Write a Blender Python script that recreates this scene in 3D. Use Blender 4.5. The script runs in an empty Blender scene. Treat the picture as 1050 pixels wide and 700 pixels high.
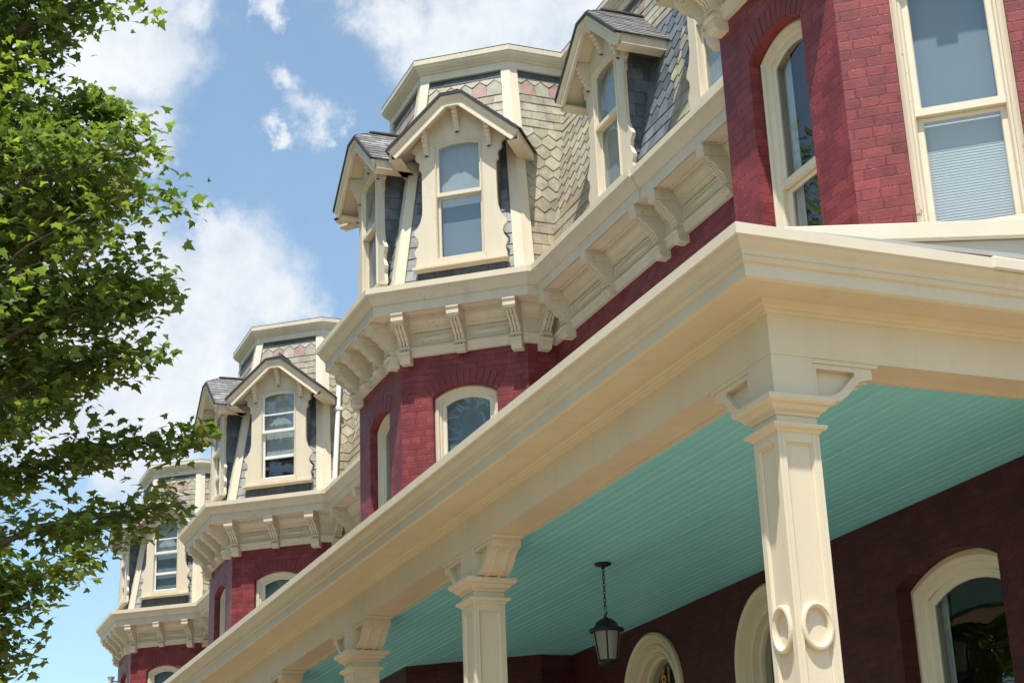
import bpy, bmesh, math, random
from mathutils import Vector, Matrix, noise
R=math.radians; rnd=random.Random(7)
H=1.6                      # eye height: all z below are measured from the eye, build() adds H
sc=bpy.context.scene; COL=sc.collection

# ------------------------------------------------------------------ materials
def new_mat(name):
    m=bpy.data.materials.new(name); m.use_nodes=True
    nt=m.node_tree; return m,nt,nt.nodes['Principled BSDF'],nt.nodes,nt.links
def nd(N,t,**k):
    n=N.new(t)
    for a,v in k.items():
        if a.startswith('_'): setattr(n,a[1:],v)
        else: n.inputs[a.replace('__',' ')].default_value=v
    return n
def paint(name,col,rough=.5,var=.10,bump=.15,scale=9,grime=.0,spec=.35,grain=False,chips=0):
    m,nt,b,N,L=new_mat(name)
    tc=nd(N,'ShaderNodeTexCoord')
    n1=nd(N,'ShaderNodeTexNoise',Scale=scale*.35,Detail=5.0,Roughness=.6)
    n2=nd(N,'ShaderNodeTexNoise',Scale=scale*7,Detail=4.0)
    mp=nd(N,'ShaderNodeMapping'); mp.inputs['Scale'].default_value=(1,1,.22) if grain else (1,1,1)
    L.new(tc.outputs['Object'],mp.inputs['Vector'])
    L.new(mp.outputs[0],n1.inputs['Vector']); L.new(tc.outputs['Object'],n2.inputs['Vector'])
    r=nd(N,'ShaderNodeValToRGB'); c=Vector(col)
    r.color_ramp.elements[0].position=.28; r.color_ramp.elements[1].position=.72
    r.color_ramp.elements[0].color=(*(c*(1-var)),1); r.color_ramp.elements[1].color=(*[min(1,x*(1+var*.5)) for x in c],1)
    L.new(n1.outputs['Fac'],r.inputs['Fac']); out=r.outputs['Color']
    if grime>0:
        n3=nd(N,'ShaderNodeTexNoise',Scale=2.3,Detail=8.0,Roughness=.75); L.new(mp.outputs[0],n3.inputs['Vector'])
        rr=nd(N,'ShaderNodeMapRange'); rr.inputs['From Min'].default_value=.55; rr.inputs['From Max'].default_value=.75; rr.inputs['To Max'].default_value=grime
        L.new(n3.outputs['Fac'],rr.inputs['Value'])
        mx=nd(N,'ShaderNodeMixRGB'); mx.inputs['Color2'].default_value=(c.x*.45,c.y*.42,c.z*.36,1)
        L.new(rr.outputs[0],mx.inputs['Fac']); L.new(out,mx.inputs['Color1']); out=mx.outputs[0]
    if chips>0:
        n4=nd(N,'ShaderNodeTexNoise',Scale=26.0,Detail=6.0,Roughness=.7); L.new(tc.outputs['Object'],n4.inputs['Vector'])
        n5=nd(N,'ShaderNodeTexNoise',Scale=1.6,Detail=3.0); L.new(tc.outputs['Object'],n5.inputs['Vector'])
        pa=nd(N,'ShaderNodeMath',_operation='MULTIPLY_ADD'); pa.inputs[1].default_value=.45; L.new(n5.outputs['Fac'],pa.inputs[0]); L.new(n4.outputs['Fac'],pa.inputs[2])
        r4=nd(N,'ShaderNodeMapRange'); r4.inputs['From Min'].default_value=.93-chips; r4.inputs['From Max'].default_value=.97-chips; r4.inputs['To Max'].default_value=.7
        L.new(pa.outputs[0],r4.inputs['Value'])
        m4=nd(N,'ShaderNodeMixRGB'); m4.inputs['Color2'].default_value=(.20,.16,.12,1)
        L.new(r4.outputs[0],m4.inputs['Fac']); L.new(out,m4.inputs['Color1']); out=m4.outputs[0]
    L.new(out,b.inputs['Base Color'])
    b.inputs['Roughness'].default_value=rough; b.inputs['Specular IOR Level'].default_value=spec
    bp=nd(N,'ShaderNodeBump',Strength=bump,Distance=.004); L.new(n2.outputs['Fac'],bp.inputs['Height']); L.new(bp.outputs[0],b.inputs['Normal'])
    return m
def tinted(name,rough=.7,bump=.3,scale=30,var=.25,spec=.3,trans=0):
    m,nt,b,N,L=new_mat(name)
    at=nd(N,'ShaderNodeAttribute',_attribute_name='tint'); tc=nd(N,'ShaderNodeTexCoord')
    n1=nd(N,'ShaderNodeTexNoise',Scale=scale*.3,Detail=6.0,Roughness=.65); n2=nd(N,'ShaderNodeTexNoise',Scale=scale*2,Detail=3.0)
    L.new(tc.outputs['Object'],n1.inputs['Vector']); L.new(tc.outputs['Object'],n2.inputs['Vector'])
    mr=nd(N,'ShaderNodeMapRange'); mr.inputs['From Min'].default_value=.3; mr.inputs['From Max'].default_value=.7
    mr.inputs['To Min'].default_value=1-var; mr.inputs['To Max'].default_value=1+var*.6
    L.new(n1.outputs['Fac'],mr.inputs['Value'])
    mx=nd(N,'ShaderNodeMixRGB',_blend_type='MULTIPLY',Fac=1.0); L.new(at.outputs['Color'],mx.inputs['Color1']); L.new(mr.outputs[0],mx.inputs['Color2'])
    L.new(mx.outputs[0],b.inputs['Base Color']); b.inputs['Roughness'].default_value=rough; b.inputs['Specular IOR Level'].default_value=spec
    if bump:
        bp=nd(N,'ShaderNodeBump',Strength=bump,Distance=.004); L.new(n2.outputs['Fac'],bp.inputs['Height']); L.new(bp.outputs[0],b.inputs['Normal'])
    if trans:
        tr=nd(N,'ShaderNodeBsdfTranslucent'); mm=nd(N,'ShaderNodeMixShader',Fac=trans)
        t2=nd(N,'ShaderNodeMixRGB',_blend_type='MULTIPLY',Fac=1.0); t2.inputs['Color2'].default_value=(1.25,1.35,.5,1)
        L.new(mx.outputs[0],t2.inputs['Color1']); L.new(t2.outputs[0],tr.inputs['Color'])
        L.new(b.outputs[0],mm.inputs[1]); L.new(tr.outputs[0],mm.inputs[2]); L.new(mm.outputs[0],N['Material Output'].inputs['Surface'])
    return m
def brick_mat(name,k=(1,1,1)):
    m,nt,b,N,L=new_mat(name)
    uv=nd(N,'ShaderNodeUVMap'); tc=nd(N,'ShaderNodeTexCoord')
    nz=nd(N,'ShaderNodeTexNoise',Scale=2.2,Detail=4.0); L.new(tc.outputs['Object'],nz.inputs['Vector'])
    vm=nd(N,'ShaderNodeVectorMath',_operation='MULTIPLY_ADD'); vm.inputs[1].default_value=(.022,.022,0)
    L.new(nz.outputs['Color'],vm.inputs[0]); L.new(uv.outputs[0],vm.inputs[2])
    nzf=nd(N,'ShaderNodeTexNoise',Scale=38.0,Detail=3.0); L.new(tc.outputs['Object'],nzf.inputs['Vector'])
    vm2=nd(N,'ShaderNodeVectorMath',_operation='MULTIPLY_ADD'); vm2.inputs[1].default_value=(.007,.007,0)
    L.new(nzf.outputs['Color'],vm2.inputs[0]); L.new(vm.outputs[0],vm2.inputs[2]); vm=vm2
    bt=nd(N,'ShaderNodeTexBrick',Scale=1.0,Mortar__Size=.0065,Mortar__Smooth=.35,Bias=0.0,Brick__Width=.225,Row__Height=.078)
    bt.offset_frequency=2; bt.squash=.62; bt.squash_frequency=3
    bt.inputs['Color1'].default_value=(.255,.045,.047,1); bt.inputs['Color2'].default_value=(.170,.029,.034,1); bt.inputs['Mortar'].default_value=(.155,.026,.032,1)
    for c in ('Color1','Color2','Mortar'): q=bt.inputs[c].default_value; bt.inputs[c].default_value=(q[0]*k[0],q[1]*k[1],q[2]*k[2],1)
    L.new(vm.outputs[0],bt.inputs['Vector'])
    n2=nd(N,'ShaderNodeTexNoise',Scale=5.0,Detail=8.0,Roughness=.7); L.new(tc.outputs['Object'],n2.inputs['Vector'])
    n3=nd(N,'ShaderNodeTexNoise',Scale=55.0,Detail=5.0,Roughness=.7); L.new(tc.outputs['Object'],n3.inputs['Vector'])
    mr=nd(N,'ShaderNodeMapRange'); mr.inputs['From Min'].default_value=.3; mr.inputs['From Max'].default_value=.7; mr.inputs['To Min'].default_value=.72; mr.inputs['To Max'].default_value=1.28
    L.new(n2.outputs['Fac'],mr.inputs['Value'])
    mu=nd(N,'ShaderNodeMixRGB',_blend_type='MULTIPLY',Fac=1.0); L.new(bt.outputs['Color'],mu.inputs['Color1']); L.new(mr.outputs[0],mu.inputs['Color2'])
    # chalky wear where the paint thinned on the arrises of the joints
    th=nd(N,'ShaderNodeMapRange'); th.inputs['From Min'].default_value=.53; th.inputs['From Max'].default_value=.66; th.inputs['To Max'].default_value=.95
    L.new(n3.outputs['Fac'],th.inputs['Value'])
    m1=nd(N,'ShaderNodeMath',_operation='MULTIPLY'); L.new(th.outputs[0],m1.inputs[0]); L.new(bt.outputs['Fac'],m1.inputs[1])
    m3=nd(N,'ShaderNodeMath',_operation='MULTIPLY',_use_clamp=True); th2=nd(N,'ShaderNodeMapRange'); th2.inputs['From Min'].default_value=.45; th2.inputs['From Max'].default_value=.62
    L.new(n2.outputs['Fac'],th2.inputs['Value']); L.new(m1.outputs[0],m3.inputs[0]); L.new(th2.outputs[0],m3.inputs[1])
    mw=nd(N,'ShaderNodeMixRGB'); mw.inputs['Color2'].default_value=(.55*k[0],.27*k[1],.27*k[2],1); L.new(m3.outputs[0],mw.inputs['Fac']); L.new(mu.outputs[0],mw.inputs['Color1'])
    L.new(mw.outputs[0],b.inputs['Base Color'])
    b.inputs['Roughness'].default_value=.5; b.inputs['Specular IOR Level'].default_value=.32
    inv=nd(N,'ShaderNodeMath',_operation='SUBTRACT'); inv.inputs[0].default_value=1; L.new(bt.outputs['Fac'],inv.inputs[1])
    ad=nd(N,'ShaderNodeMath',_operation='MULTIPLY_ADD'); ad.inputs[1].default_value=.55; L.new(n3.outputs['Fac'],ad.inputs[0]); L.new(inv.outputs[0],ad.inputs[2])
    bp=nd(N,'ShaderNodeBump',Strength=.7,Distance=.008); L.new(ad.outputs[0],bp.inputs['Height']); L.new(bp.outputs[0],b.inputs['Normal'])
    return m
def glass_mat(name,ior=1.6,tint=(.80,.86,.88)):
    m,nt,b,N,L=new_mat(name); N.remove(b)
    fr=nd(N,'ShaderNodeFresnel',IOR=ior); ge=nd(N,'ShaderNodeNewGeometry'); im=nd(N,'ShaderNodeMapRange'); im.inputs['To Min'].default_value=ior; im.inputs['To Max'].default_value=1/ior; L.new(ge.outputs['Backfacing'],im.inputs['Value']); L.new(im.outputs[0],fr.inputs['IOR']); tr=nd(N,'ShaderNodeBsdfTransparent'); tr.inputs[0].default_value=(*tint,1)
    gl=nd(N,'ShaderNodeBsdfGlossy',Roughness=.015); mx=nd(N,'ShaderNodeMixShader')
    tc=nd(N,'ShaderNodeTexCoord'); nz=nd(N,'ShaderNodeTexNoise',Scale=2.2,Detail=1.0); L.new(tc.outputs['Object'],nz.inputs['Vector'])
    bp=nd(N,'ShaderNodeBump',Strength=.10,Distance=.05); L.new(nz.outputs['Fac'],bp.inputs['Height'])
    L.new(bp.outputs[0],gl.inputs['Normal']); L.new(bp.outputs[0],fr.inputs['Normal'])
    L.new(fr.outputs[0],mx.inputs[0]); L.new(tr.outputs[0],mx.inputs[1]); L.new(gl.outputs[0],mx.inputs[2])
    L.new(mx.outputs[0],N['Material Output'].inputs['Surface']); return m
CREAM=(.70,.605,.46)
M=dict(
 cream=paint('cream trim paint',CREAM,.5,.09,.2,9,.30,grain=True,chips=.03),
 porch=paint('cream porch paint',(.69,.595,.44),.45,.07,.2,6,.24,grain=True,chips=.0),
 gutter=paint('painted metal gutter',(.70,.62,.49),.42,.06,.08,5,.22,chips=.03),
 sash=paint('sash paint',(.72,.64,.50),.45,.06,.1,9,.1),
 white=paint('white sash paint',(.78,.78,.75),.4,.04,.06,9,.05),
 teal=None, brick=brick_mat('painted brick'), brickshadow=brick_mat('painted brick darkened as porch shadow',(.31,.31,.36)), brickplain=paint('painted brick arch',(.200,.036,.041),.5,.2,.8,14,.1,spec=.32),  # second brick is a darkened copy: porch shadow put into its colour
 slate=tinted('slate',.55,.6,22,.34,.4), roofslate=tinted('dormer roof slate',.6,.35,30,.25,.35),
 felt=paint('dark roof edge',(.045,.042,.042),.8,.3,.3,20),
 glass=glass_mat('window glass',2.0), frost=None,
 curtain=paint('pale curtain',(.46,.48,.49),.8,.12,.2,14), blind=paint('white blind slat',(.60,.61,.60),.5,.03,.02,6),
 reflection=paint('blue grey painted reflection',(.24,.29,.34),.7,.08,.1,3),  # for sheets added behind panes; the reflected sky is put into this colour
 dark=paint('dark room',(.02,.02,.022),.9,.1,0,4),
 iron=paint('black iron',(.014,.013,.012),.45,.2,.2,30), deck=paint('porch floor paint',(.44,.44,.45),.55,.15,.2,8,.2),
 apron=paint('grey painted apron',(.52,.49,.43),.55,.06,.1,6,.2), metalroof=paint('grey roof coating',(.42,.41,.39),.6,.1,.1,5,.2),
 bark=paint('bark',(.16,.12,.085),.9,.4,1.0,14), leaf=tinted('leaf',.42,0,6,.22,.45,trans=.58),
 ground=paint('lawn',(.10,.13,.035),.95,.35,.8,6), paving=paint('sandy brick paving',(.37,.26,.15),.85,.16,.5,5),
 asphalt=paint('asphalt',(.055,.054,.052),.9,.25,.6,10), kerb=paint('kerb stone',(.38,.36,.33),.85,.15,.4,8),
 door=paint('dark door paint',(.05,.03,.022),.4,.15,.1,8), gold=paint('gold leaf number',(.55,.34,.09),.4,.1,.05,20),
 ceramic=paint('white glazed ceramic',(.8,.8,.8),.2,.03,0,8))
def teal():
    m,nt,b,N,L=new_mat('teal beadboard ceiling')
    uv=nd(N,'ShaderNodeUVMap'); sx=nd(N,'ShaderNodeSeparateXYZ'); L.new(uv.outputs[0],sx.inputs[0])
    fr=nd(N,'ShaderNodeMath',_operation='FRACT'); mu=nd(N,'ShaderNodeMath',_operation='MULTIPLY'); mu.inputs[1].default_value=1/.083
    L.new(sx.outputs['Y'],mu.inputs[0]); fl=nd(N,'ShaderNodeMath',_operation='FLOOR'); L.new(mu.outputs[0],fl.inputs[0])
    wn=nd(N,'ShaderNodeTexWhiteNoise',_noise_dimensions='1D'); L.new(fl.outputs[0],wn.inputs['W'])
    nz=nd(N,'ShaderNodeTexNoise',Scale=1.1,Detail=5.0); L.new(uv.outputs[0],nz.inputs['Vector'])
    ad=nd(N,'ShaderNodeMath',_operation='MULTIPLY_ADD'); ad.inputs[1].default_value=.35; L.new(wn.outputs['Value'],ad.inputs[0]); L.new(nz.outputs['Fac'],ad.inputs[2])
    r=nd(N,'ShaderNodeValToRGB'); r.color_ramp.elements[0].position=.3; r.color_ramp.elements[1].position=.95
    r.color_ramp.elements[0].color=(.245,.67,.715,1); r.color_ramp.elements[1].color=(.29,.74,.775,1)
    L.new(ad.outputs[0],r.inputs['Fac']); L.new(r.outputs[0],b.inputs['Base Color']); b.inputs['Roughness'].default_value=.42
    n2=nd(N,'ShaderNodeTexNoise',Scale=60.0); L.new(uv.outputs[0],n2.inputs['Vector'])
    bp=nd(N,'ShaderNodeBump',Strength=.1,Distance=.003); L.new(n2.outputs['Fac'],bp.inputs['Height']); L.new(bp.outputs[0],b.inputs['Normal'])
    return m
M['teal']=teal()
def frost():
    m,nt,b,N,L=new_mat('frosted lantern glass')
    b.inputs['Base Color'].default_value=(.30,.28,.25,1); b.inputs['Roughness'].default_value=.45; b.inputs['Transmission Weight'].default_value=.25
    tc=nd(N,'ShaderNodeTexCoord'); nz=nd(N,'ShaderNodeTexNoise',Scale=30.0); L.new(tc.outputs['Object'],nz.inputs['Vector'])
    bp=nd(N,'ShaderNodeBump',Strength=.3,Distance=.004); L.new(nz.outputs['Fac'],bp.inputs['Height']); L.new(bp.outputs[0],b.inputs['Normal']); return m
M['frost']=frost()

# ------------------------------------------------------------------ mesh builder
ORG={}
def thing(name,loc,label,cat,group=None):
    o=bpy.data.objects.new(name,None); COL.objects.link(o); o.empty_display_size=.3
    o.location=(loc[0],loc[1],loc[2]+H); o['label']=label; o['category']=cat
    if group: o['group']=group
    ORG[o.name]=Vector(loc); return o
def origin(o):
    while o is not None:
        if o.name in ORG: return ORG[o.name]
        o=o.parent
    return Vector((0,0,-H))
class MB:
    def __init__(s,T=None): s.v=[]; s.f=[]; s.uv=[]; s.c=[]; s.T=T
    def poly(s,pts,uv=None,col=(1,1,1)):
        b=len(s.v); s.v+= [Vector(p) for p in pts]; s.f.append(list(range(b,b+len(pts)))); s.uv.append(uv or [(0,0)]*len(pts)); s.c.append(col)
    def mesh(s,vs,fs,col=(1,1,1)):
        b=len(s.v); s.v+=[Vector(p) for p in vs]
        for f in fs: s.f.append([b+i for i in f]); s.uv.append([(0,0)]*len(f)); s.c.append(col)
    def box(s,p0,p1,F=None,col=(1,1,1)):
        x0,y0,z0=p0; x1,y1,z1=p1
        vs=[(x,y,z) for x in (x0,x1) for y in (y0,y1) for z in (z0,z1)]
        if F: vs=[F(v) for v in vs]
        s.mesh(vs,[(0,1,3,2),(4,6,7,5),(0,4,5,1),(2,3,7,6),(0,2,6,4),(1,5,7,3)],col)
    def prism(s,poly,d0,d1,F,col=(1,1,1),d0s=None):
        """poly: (a,b) points; F maps (a,b,d) to space"""
        n=len(poly); vs=[F((a,b,d0)) for a,b in poly]+[F((a,b,d1)) for a,b in poly]
        s.mesh(vs,[list(range(n))[::-1],list(range(n,2*n))]+[(i,(i+1)%n,n+(i+1)%n,n+i) for i in range(n)],col)
    def sweep(s,path,prof,F,closed=False,col=(1,1,1),capped=True):
        """path 2D, prof (offset to the right of travel, depth); mitred; F maps (a,b,d)"""
        n=len(path); P=[Vector(p) for p in path]; rows=[]
        for i in range(n):
            pr=P[i-1] if (i>0 or closed) else None; nx=P[(i+1)%n] if (i<n-1 or closed) else None
            ds=[(q).normalized() for q in ([P[i]-pr] if pr is not None else [])+([nx-P[i]] if nx is not None else [])]
            ns=[Vector((d.y,-d.x)) for d in ds]
            m=ns[0] if len(ns)==1 else (ns[0]+ns[1])/(1+ns[0].dot(ns[1]))
            rows.append([F((P[i].x+m.x*a,P[i].y+m.y*a,d)) for a,d in prof])
        k=len(prof); fs=[]
        for i in range(n if closed else n-1):
            j=(i+1)%n
            for q in range(k): fs.append((i*k+q,i*k+(q+1)%k,j*k+(q+1)%k,j*k+q))
        if not closed and capped: fs+= [list(range(k))[::-1],[(n-1)*k+q for q in range(k)]]
        s.mesh([p for r in rows for p in r],fs,col)
    def tube(s,pts,rad,seg=8,col=(1,1,1)):
        pts=[Vector(p) for p in pts]; rows=[]; up=Vector((.13,.21,.97))
        for i,p in enumerate(pts):
            d=(pts[min(i+1,len(pts)-1)]-pts[max(i-1,0)]).normalized()
            a=d.cross(up if abs(d.dot(up))<.95 else Vector((1,0,0))).normalized(); b=d.cross(a)
            r=rad[i] if hasattr(rad,'__len__') else rad
            rows+=[p+(a*math.cos(t)+b*math.sin(t))*r for t in [2*math.pi*k/seg for k in range(seg)]]
        n=len(pts); fs=[(i*seg+k,i*seg+(k+1)%seg,(i+1)*seg+(k+1)%seg,(i+1)*seg+k) for i in range(n-1) for k in range(seg)]
        s.mesh(rows,fs+[list(range(seg))[::-1],[(n-1)*seg+k for k in range(seg)]],col)
    def lathe(s,prof,c,seg=20):
        c=Vector(c); k=len(prof); vs=[c+Vector((r*math.cos(t),r*math.sin(t),z)) for t in [2*math.pi*i/seg for i in range(seg)] for r,z in prof]
        s.mesh(vs,[(i*k+q,((i+1)%seg)*k+q,((i+1)%seg)*k+q+1,i*k+q+1) for i in range(seg) for q in range(k-1)])
    def build(s,name,mat,parent=None,smooth=False,fix=True,kind=None,bevel=0):
        T=s.T or (lambda p:p); o0=origin(parent)
        me=bpy.data.meshes.new(name); me.from_pydata([tuple(Vector(T(p))-o0) for p in s.v],[],s.f)
        me.uv_layers.new(name='UVMap'); me.color_attributes.new('tint','FLOAT_COLOR','CORNER')
        ul=me.uv_layers['UVMap']; ca=me.color_attributes['tint']
        i=0
        for f,(uv,c) in zip(s.f,zip(s.uv,s.c)):
            for q in uv: ul.data[i].uv=q; ca.data[i].color=(*c,1); i+=1
        me.materials.append(M[mat] if isinstance(mat,str) else mat)
        if fix:
            bm=bmesh.new(); bm.from_mesh(me); bmesh.ops.recalc_face_normals(bm,faces=bm.faces); bm.to_mesh(me); bm.free()
        if smooth:
            for p in me.polygons: p.use_smooth=True
        o=bpy.data.objects.new(name,me); COL.objects.link(o)
        if parent is not None: o.parent=parent
        if kind: o['kind']=kind
        if bevel:
            b=o.modifiers.new('bevel','BEVEL'); b.width=bevel; b.segments=2; b.limit_method='ANGLE'; b.angle_limit=R(40)
        return o
def inst(me_obj,mat4,parent,name):
    o=me_obj.copy(); COL.objects.link(o); o.name=name; o.parent=parent; o.matrix_local=mat4; return o
def clip(poly,region):
    """convex clip of 2D poly by CCW convex region"""
    out=list(poly)
    for i in range(len(region)):
        a=region[i]; b=region[(i+1)%len(region)]; inp=out; out=[]
        if not inp: return []
        side=lambda p:(b[0]-a[0])*(p[1]-a[1])-(b[1]-a[1])*(p[0]-a[0])
        for k in range(len(inp)):
            p=inp[k]; q=inp[(k+1)%len(inp)]; sp,sq=side(p),side(q)
            if sp>=-1e-9: out.append(p)
            if (sp>1e-9 and sq<-1e-9) or (sp<-1e-9 and sq>1e-9):
                t=sp/(sp-sq); out.append((p[0]+(q[0]-p[0])*t,p[1]+(q[1]-p[1])*t))
    return out
def arc(hw,zp,rise,n=12):
    """arch from (-hw,zp) to (hw,zp)"""
    if rise<=1e-4: return [(-hw,zp),(hw,zp)]
    r=(hw*hw+rise*rise)/(2*rise); cz=zp+rise-r; a=math.asin(min(1,hw/r))
    if rise>hw: a=math.pi-a
    return [(r*math.sin(-a+2*a*i/n),cz+r*math.cos(-a+2*a*i/n)) for i in range(n+1)]
def cut(ops,c,w): pass

# ------------------------------------------------------------------ wall panels with arched openings
def wall_panel(mb,A,B,z0,z1,ops,flip=False):
    A=Vector(A); B=Vector(B); L=(B-A).length; t=(B-A)/L; n=Vector((t.y,-t.x))   # outward = right of travel
    P=lambda w,z,d=0:(A.x+t.x*w-n.x*d,A.y+t.y*w-n.y*d,z)
    u0=A.x*1.3+A.y*.7
    def q(pts): mb.poly([P(*p) for p in pts],[(u0+p[0]+(p[2] if len(p)>2 else 0),p[1]) for p in pts])
    x=0
    for (c,hw,zs,zp,rise,dep) in sorted(ops):
        q([(x,z0),(c-hw,z0),(c-hw,z1),(x,z1)]); x=c+hw
        if zs>z0: q([(c-hw,z0),(c+hw,z0),(c+hw,zs),(c-hw,zs)]); q([(c-hw,zs),(c+hw,zs),(c+hw,zs,dep),(c-hw,zs,dep)])
        ar=[(c+a,b) for a,b in arc(hw,zp,rise)]
        for (a,b) in zip(ar,ar[1:]):
            q([a,b,(b[0],z1),(a[0],z1)]); q([a,b,(*b,dep),(*a,dep)])
        q([(c-hw,zs),(c-hw,zp),(c-hw,zp,dep),(c-hw,zs,dep)]); q([(c+hw,zs),(c+hw,zp),(c+hw,zp,dep),(c+hw,zs,dep)])
    q([(x,z0),(L,z0),(L,z1),(x,z1)])
    return lambda p:P(*p)      # frame: (w along wall, z, depth inwards)
def opening_path(c,hw,zs,zp,rise,n=12):
    return [(c-hw,zs)]+[(c+a,b) for a,b in arc(hw,zp,rise,n)]+[(c+hw,zs)]
def sash_window(par,T,F,op,rail,dep,prof,sashw=.045,frame='cream',sash='sash',blind=None,cur=None,name='window',y1=.035,y2=.07,dark=.35,skipsill=False):
    """op=(c,hw,zs,zp,rise): arched frame > sashes, glass, curtain; F maps (w,z,depth)"""
    c,hw,zs,zp,rise=op
    mb=MB(T); mb.sweep(opening_path(c,hw,zs,zp,rise),[(a,dep+d) for a,d in prof],F)
    fr=mb.build(name,frame,par)
    ins=max(a for a,d in prof)-.004; h2=hw-ins; r2=max(.0,rise*(h2/hw)); zp2=zp-ins*.25; d1=dep+y1; d2=dep+y2
    if rise>0: zp2=zp+rise-ins-r2
    else: zp2=zp-ins
    mb=MB(T)
    up=[(c-h2,rail-.02)]+[(c+a,b) for a,b in arc(h2,zp2,r2)]+[(c+h2,rail-.02)]
    mb.sweep(up,[(0,d1),(sashw,d1),(sashw+.008,d1+.012),(sashw+.008,d1+.03),(0,d1+.03)],F,closed=True)
    mb.box((c-h2+.001,rail-.035,d1-.012),(c+h2-.001,rail+.022,d1+.028),F)
    mb.sweep([(c-h2,zs),(c-h2,rail-.012),(c+h2,rail-.012),(c+h2,zs)],[(0,d2),(sashw,d2),(sashw+.008,d2+.012),(sashw+.008,d2+.03),(0,d2+.03)],F,closed=True)
    mb.build('sash',sash,fr)
    mb=MB(T)
    g=[(c-h2+.02,rail)]+[(c+a*(h2-.02)/h2,b-.02) for a,b in arc(h2,zp2,r2)]+[(c+h2-.02,rail)]
    mb.poly([F((a,b,d1+.018)) for a,b in g[::-1]]); mb.poly([F((a,b,d2+.018)) for a,b in [(c+h2-.02,zs+.02),(c+h2-.02,rail),(c-h2+.02,rail),(c-h2+.02,zs+.02)]])
    mb.build('glass','glass',fr,fix=False)
    if cur is not None:
        z0,z1=cur; mb=MB(T); n=28; w0=c-h2+.004; w1=c+h2-.004; vs=[];fs=[]
        for i in range(n+1):
            w=w0+(w1-w0)*i/n; dd=d2+.065+.012*math.sin(i*1.9)+.006*math.sin(i*3.1)
            vs+=[F((w,z0,dd)),F((w,z1,dd))]
        fs=[(2*i,2*i+2,2*i+3,2*i+1) for i in range(n)]
        mb.mesh(vs,fs); mb.build('curtain','curtain',fr,smooth=True,fix=False)
    if blind is not None:
        z0,z1=blind; mb=MB(T); k=int((z1-z0)/.021)
        for i in range(k):
            z=z0+i*.021; mb.mesh([F((w,z+dz,d2+.06+dd)) for w in (c-h2+.006,c+h2-.006) for dz,dd in ((0,0),(.0225,.0034))],[(0,1,3,2)])
        mb.build('blind','blind',fr,fix=False)
    if dark:
        mb=MB(T); mb.box((c-hw+.002,zs+.002,dep+y2+.10),(c+hw-.002,zp+rise,dep+dark),F); mb.build('dark_interior','dark',fr)
    return fr
BRICKMOULD=[(0,.16),(0,0),(.028,-.012),(.05,0),(.055,.022),(.072,.026),(.085,.045),(.085,.16)]

# ------------------------------------------------------------------ slates
BUFF=(.345,.31,.23); BUFF2=(.41,.37,.28); TAN=(.33,.28,.19); GREY=(.135,.150,.170); GREY2=(.20,.215,.235); PINK=(.36,.228,.203); GREEN=(.37,.335,.26); DARK=(.075,.085,.092)
def vary(c,a=.14):
    k=1+rnd.uniform(-a,a); return tuple(max(.01,min(.9,x*k*(1+rnd.uniform(-.04,.04)))) for x in c)
def slate_face(mb,F,regions,h,w0,w1,rows,colf,tw=.2,thick=.018,gap=.005):
    """rows from the top: (exposure, shape); regions convex CCW in (w,h)"""
    top=h; r=0
    for e,shape in rows:
        bot=top-e; off=(tw/2 if r%2 else 0); nx=rows[r+1][1] if r+1<len(rows) else 'r'
        i0=int(w0/tw)-2; i1=int(w1/tw)+2
        for i in range(i0,i1+1):
            wc=i*tw+off; a=tw/2-gap/2; jit=rnd.uniform(-.004,.004); b=bot+jit; t=top+.09
            if shape=='p': pg=[(wc-a,t),(wc-a,b+.075),(wc-.012,b),(wc+.012,b),(wc+a,b+.075),(wc+a,t)]
            else: pg=[(wc-a,t),(wc-a,b),(wc+a,b),(wc+a,t)]
            cl=colf(r,i,wc,b,shape); lift=thick*rnd.uniform(.85,1.2)
            for reg in regions:
                pc=clip(pg,reg)
                if len(pc)<3: continue
                ln=t-b; n=len(pc)
                dep=[.003+lift*max(0,min(1,(t-z)/ln)) for w,z in pc]
                vs=[F((w,z,-d)) for (w,z),d in zip(pc,dep)]+[F((w,z,0)) for w,z in pc]
                mb.mesh(vs,[list(range(n))]+[(k,(k+1)%n,n+(k+1)%n,n+k) for k in range(n)],cl)
        top=bot; r+=1
        if top<-.02: break

# ------------------------------------------------------------------ the houses
TH=R(51.693); CT,ST=math.cos(TH),math.sin(TH); TT=math.tan(TH/2)
ZC=7.947; ZBR=7.157; ZM=3.508          # gutter level, brick top, mansard cornice above gutter
def outline(a,y,L,ym,xl,xr,back=None):
    b=a+L*CT; yc=y+L*ST
    p=[(xl,ym),(-b,ym),(-b,yc),(-a,y),(a,y),(b,yc)]
    p+= [(b,back)] if back else [(b,ym),(xr,ym)]
    return p
def frame_T(O,ex,ey=None,T=None):
    """frame with origin O (3D), ex along the wall (2D unit); returns F(w,z,d) with d inwards"""
    ex=Vector(ex).normalized(); n=Vector((ex.y,-ex.x)); O=Vector(O)
    return lambda p:(O.x+ex.x*p[0]-n.x*p[2],O.y+ex.y*p[0]-n.y*p[2],O.z+p[1])
CORNICE=[(.46,0),(.523,-.004),(.523,-.078),(.498,-.086),(.49,-.10),(.475,-.135),(.445,-.172),(.425,-.196),(.425,-.206),(.41,-.206),(.41,-.325),(.395,-.33),(.395,-.318),(.17,-.318),(.165,-.34),(.15,-.37),(.12,-.40),(.10,-.43),(.095,-.455),(.075,-.46),(.07,-.485),(.05,-.485),(.05,-.67),(.075,-.675),(.08,-.70),(.06,-.715),(.055,-.74),(.045,-.79),(0,-.79),(0,-.2)]
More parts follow.
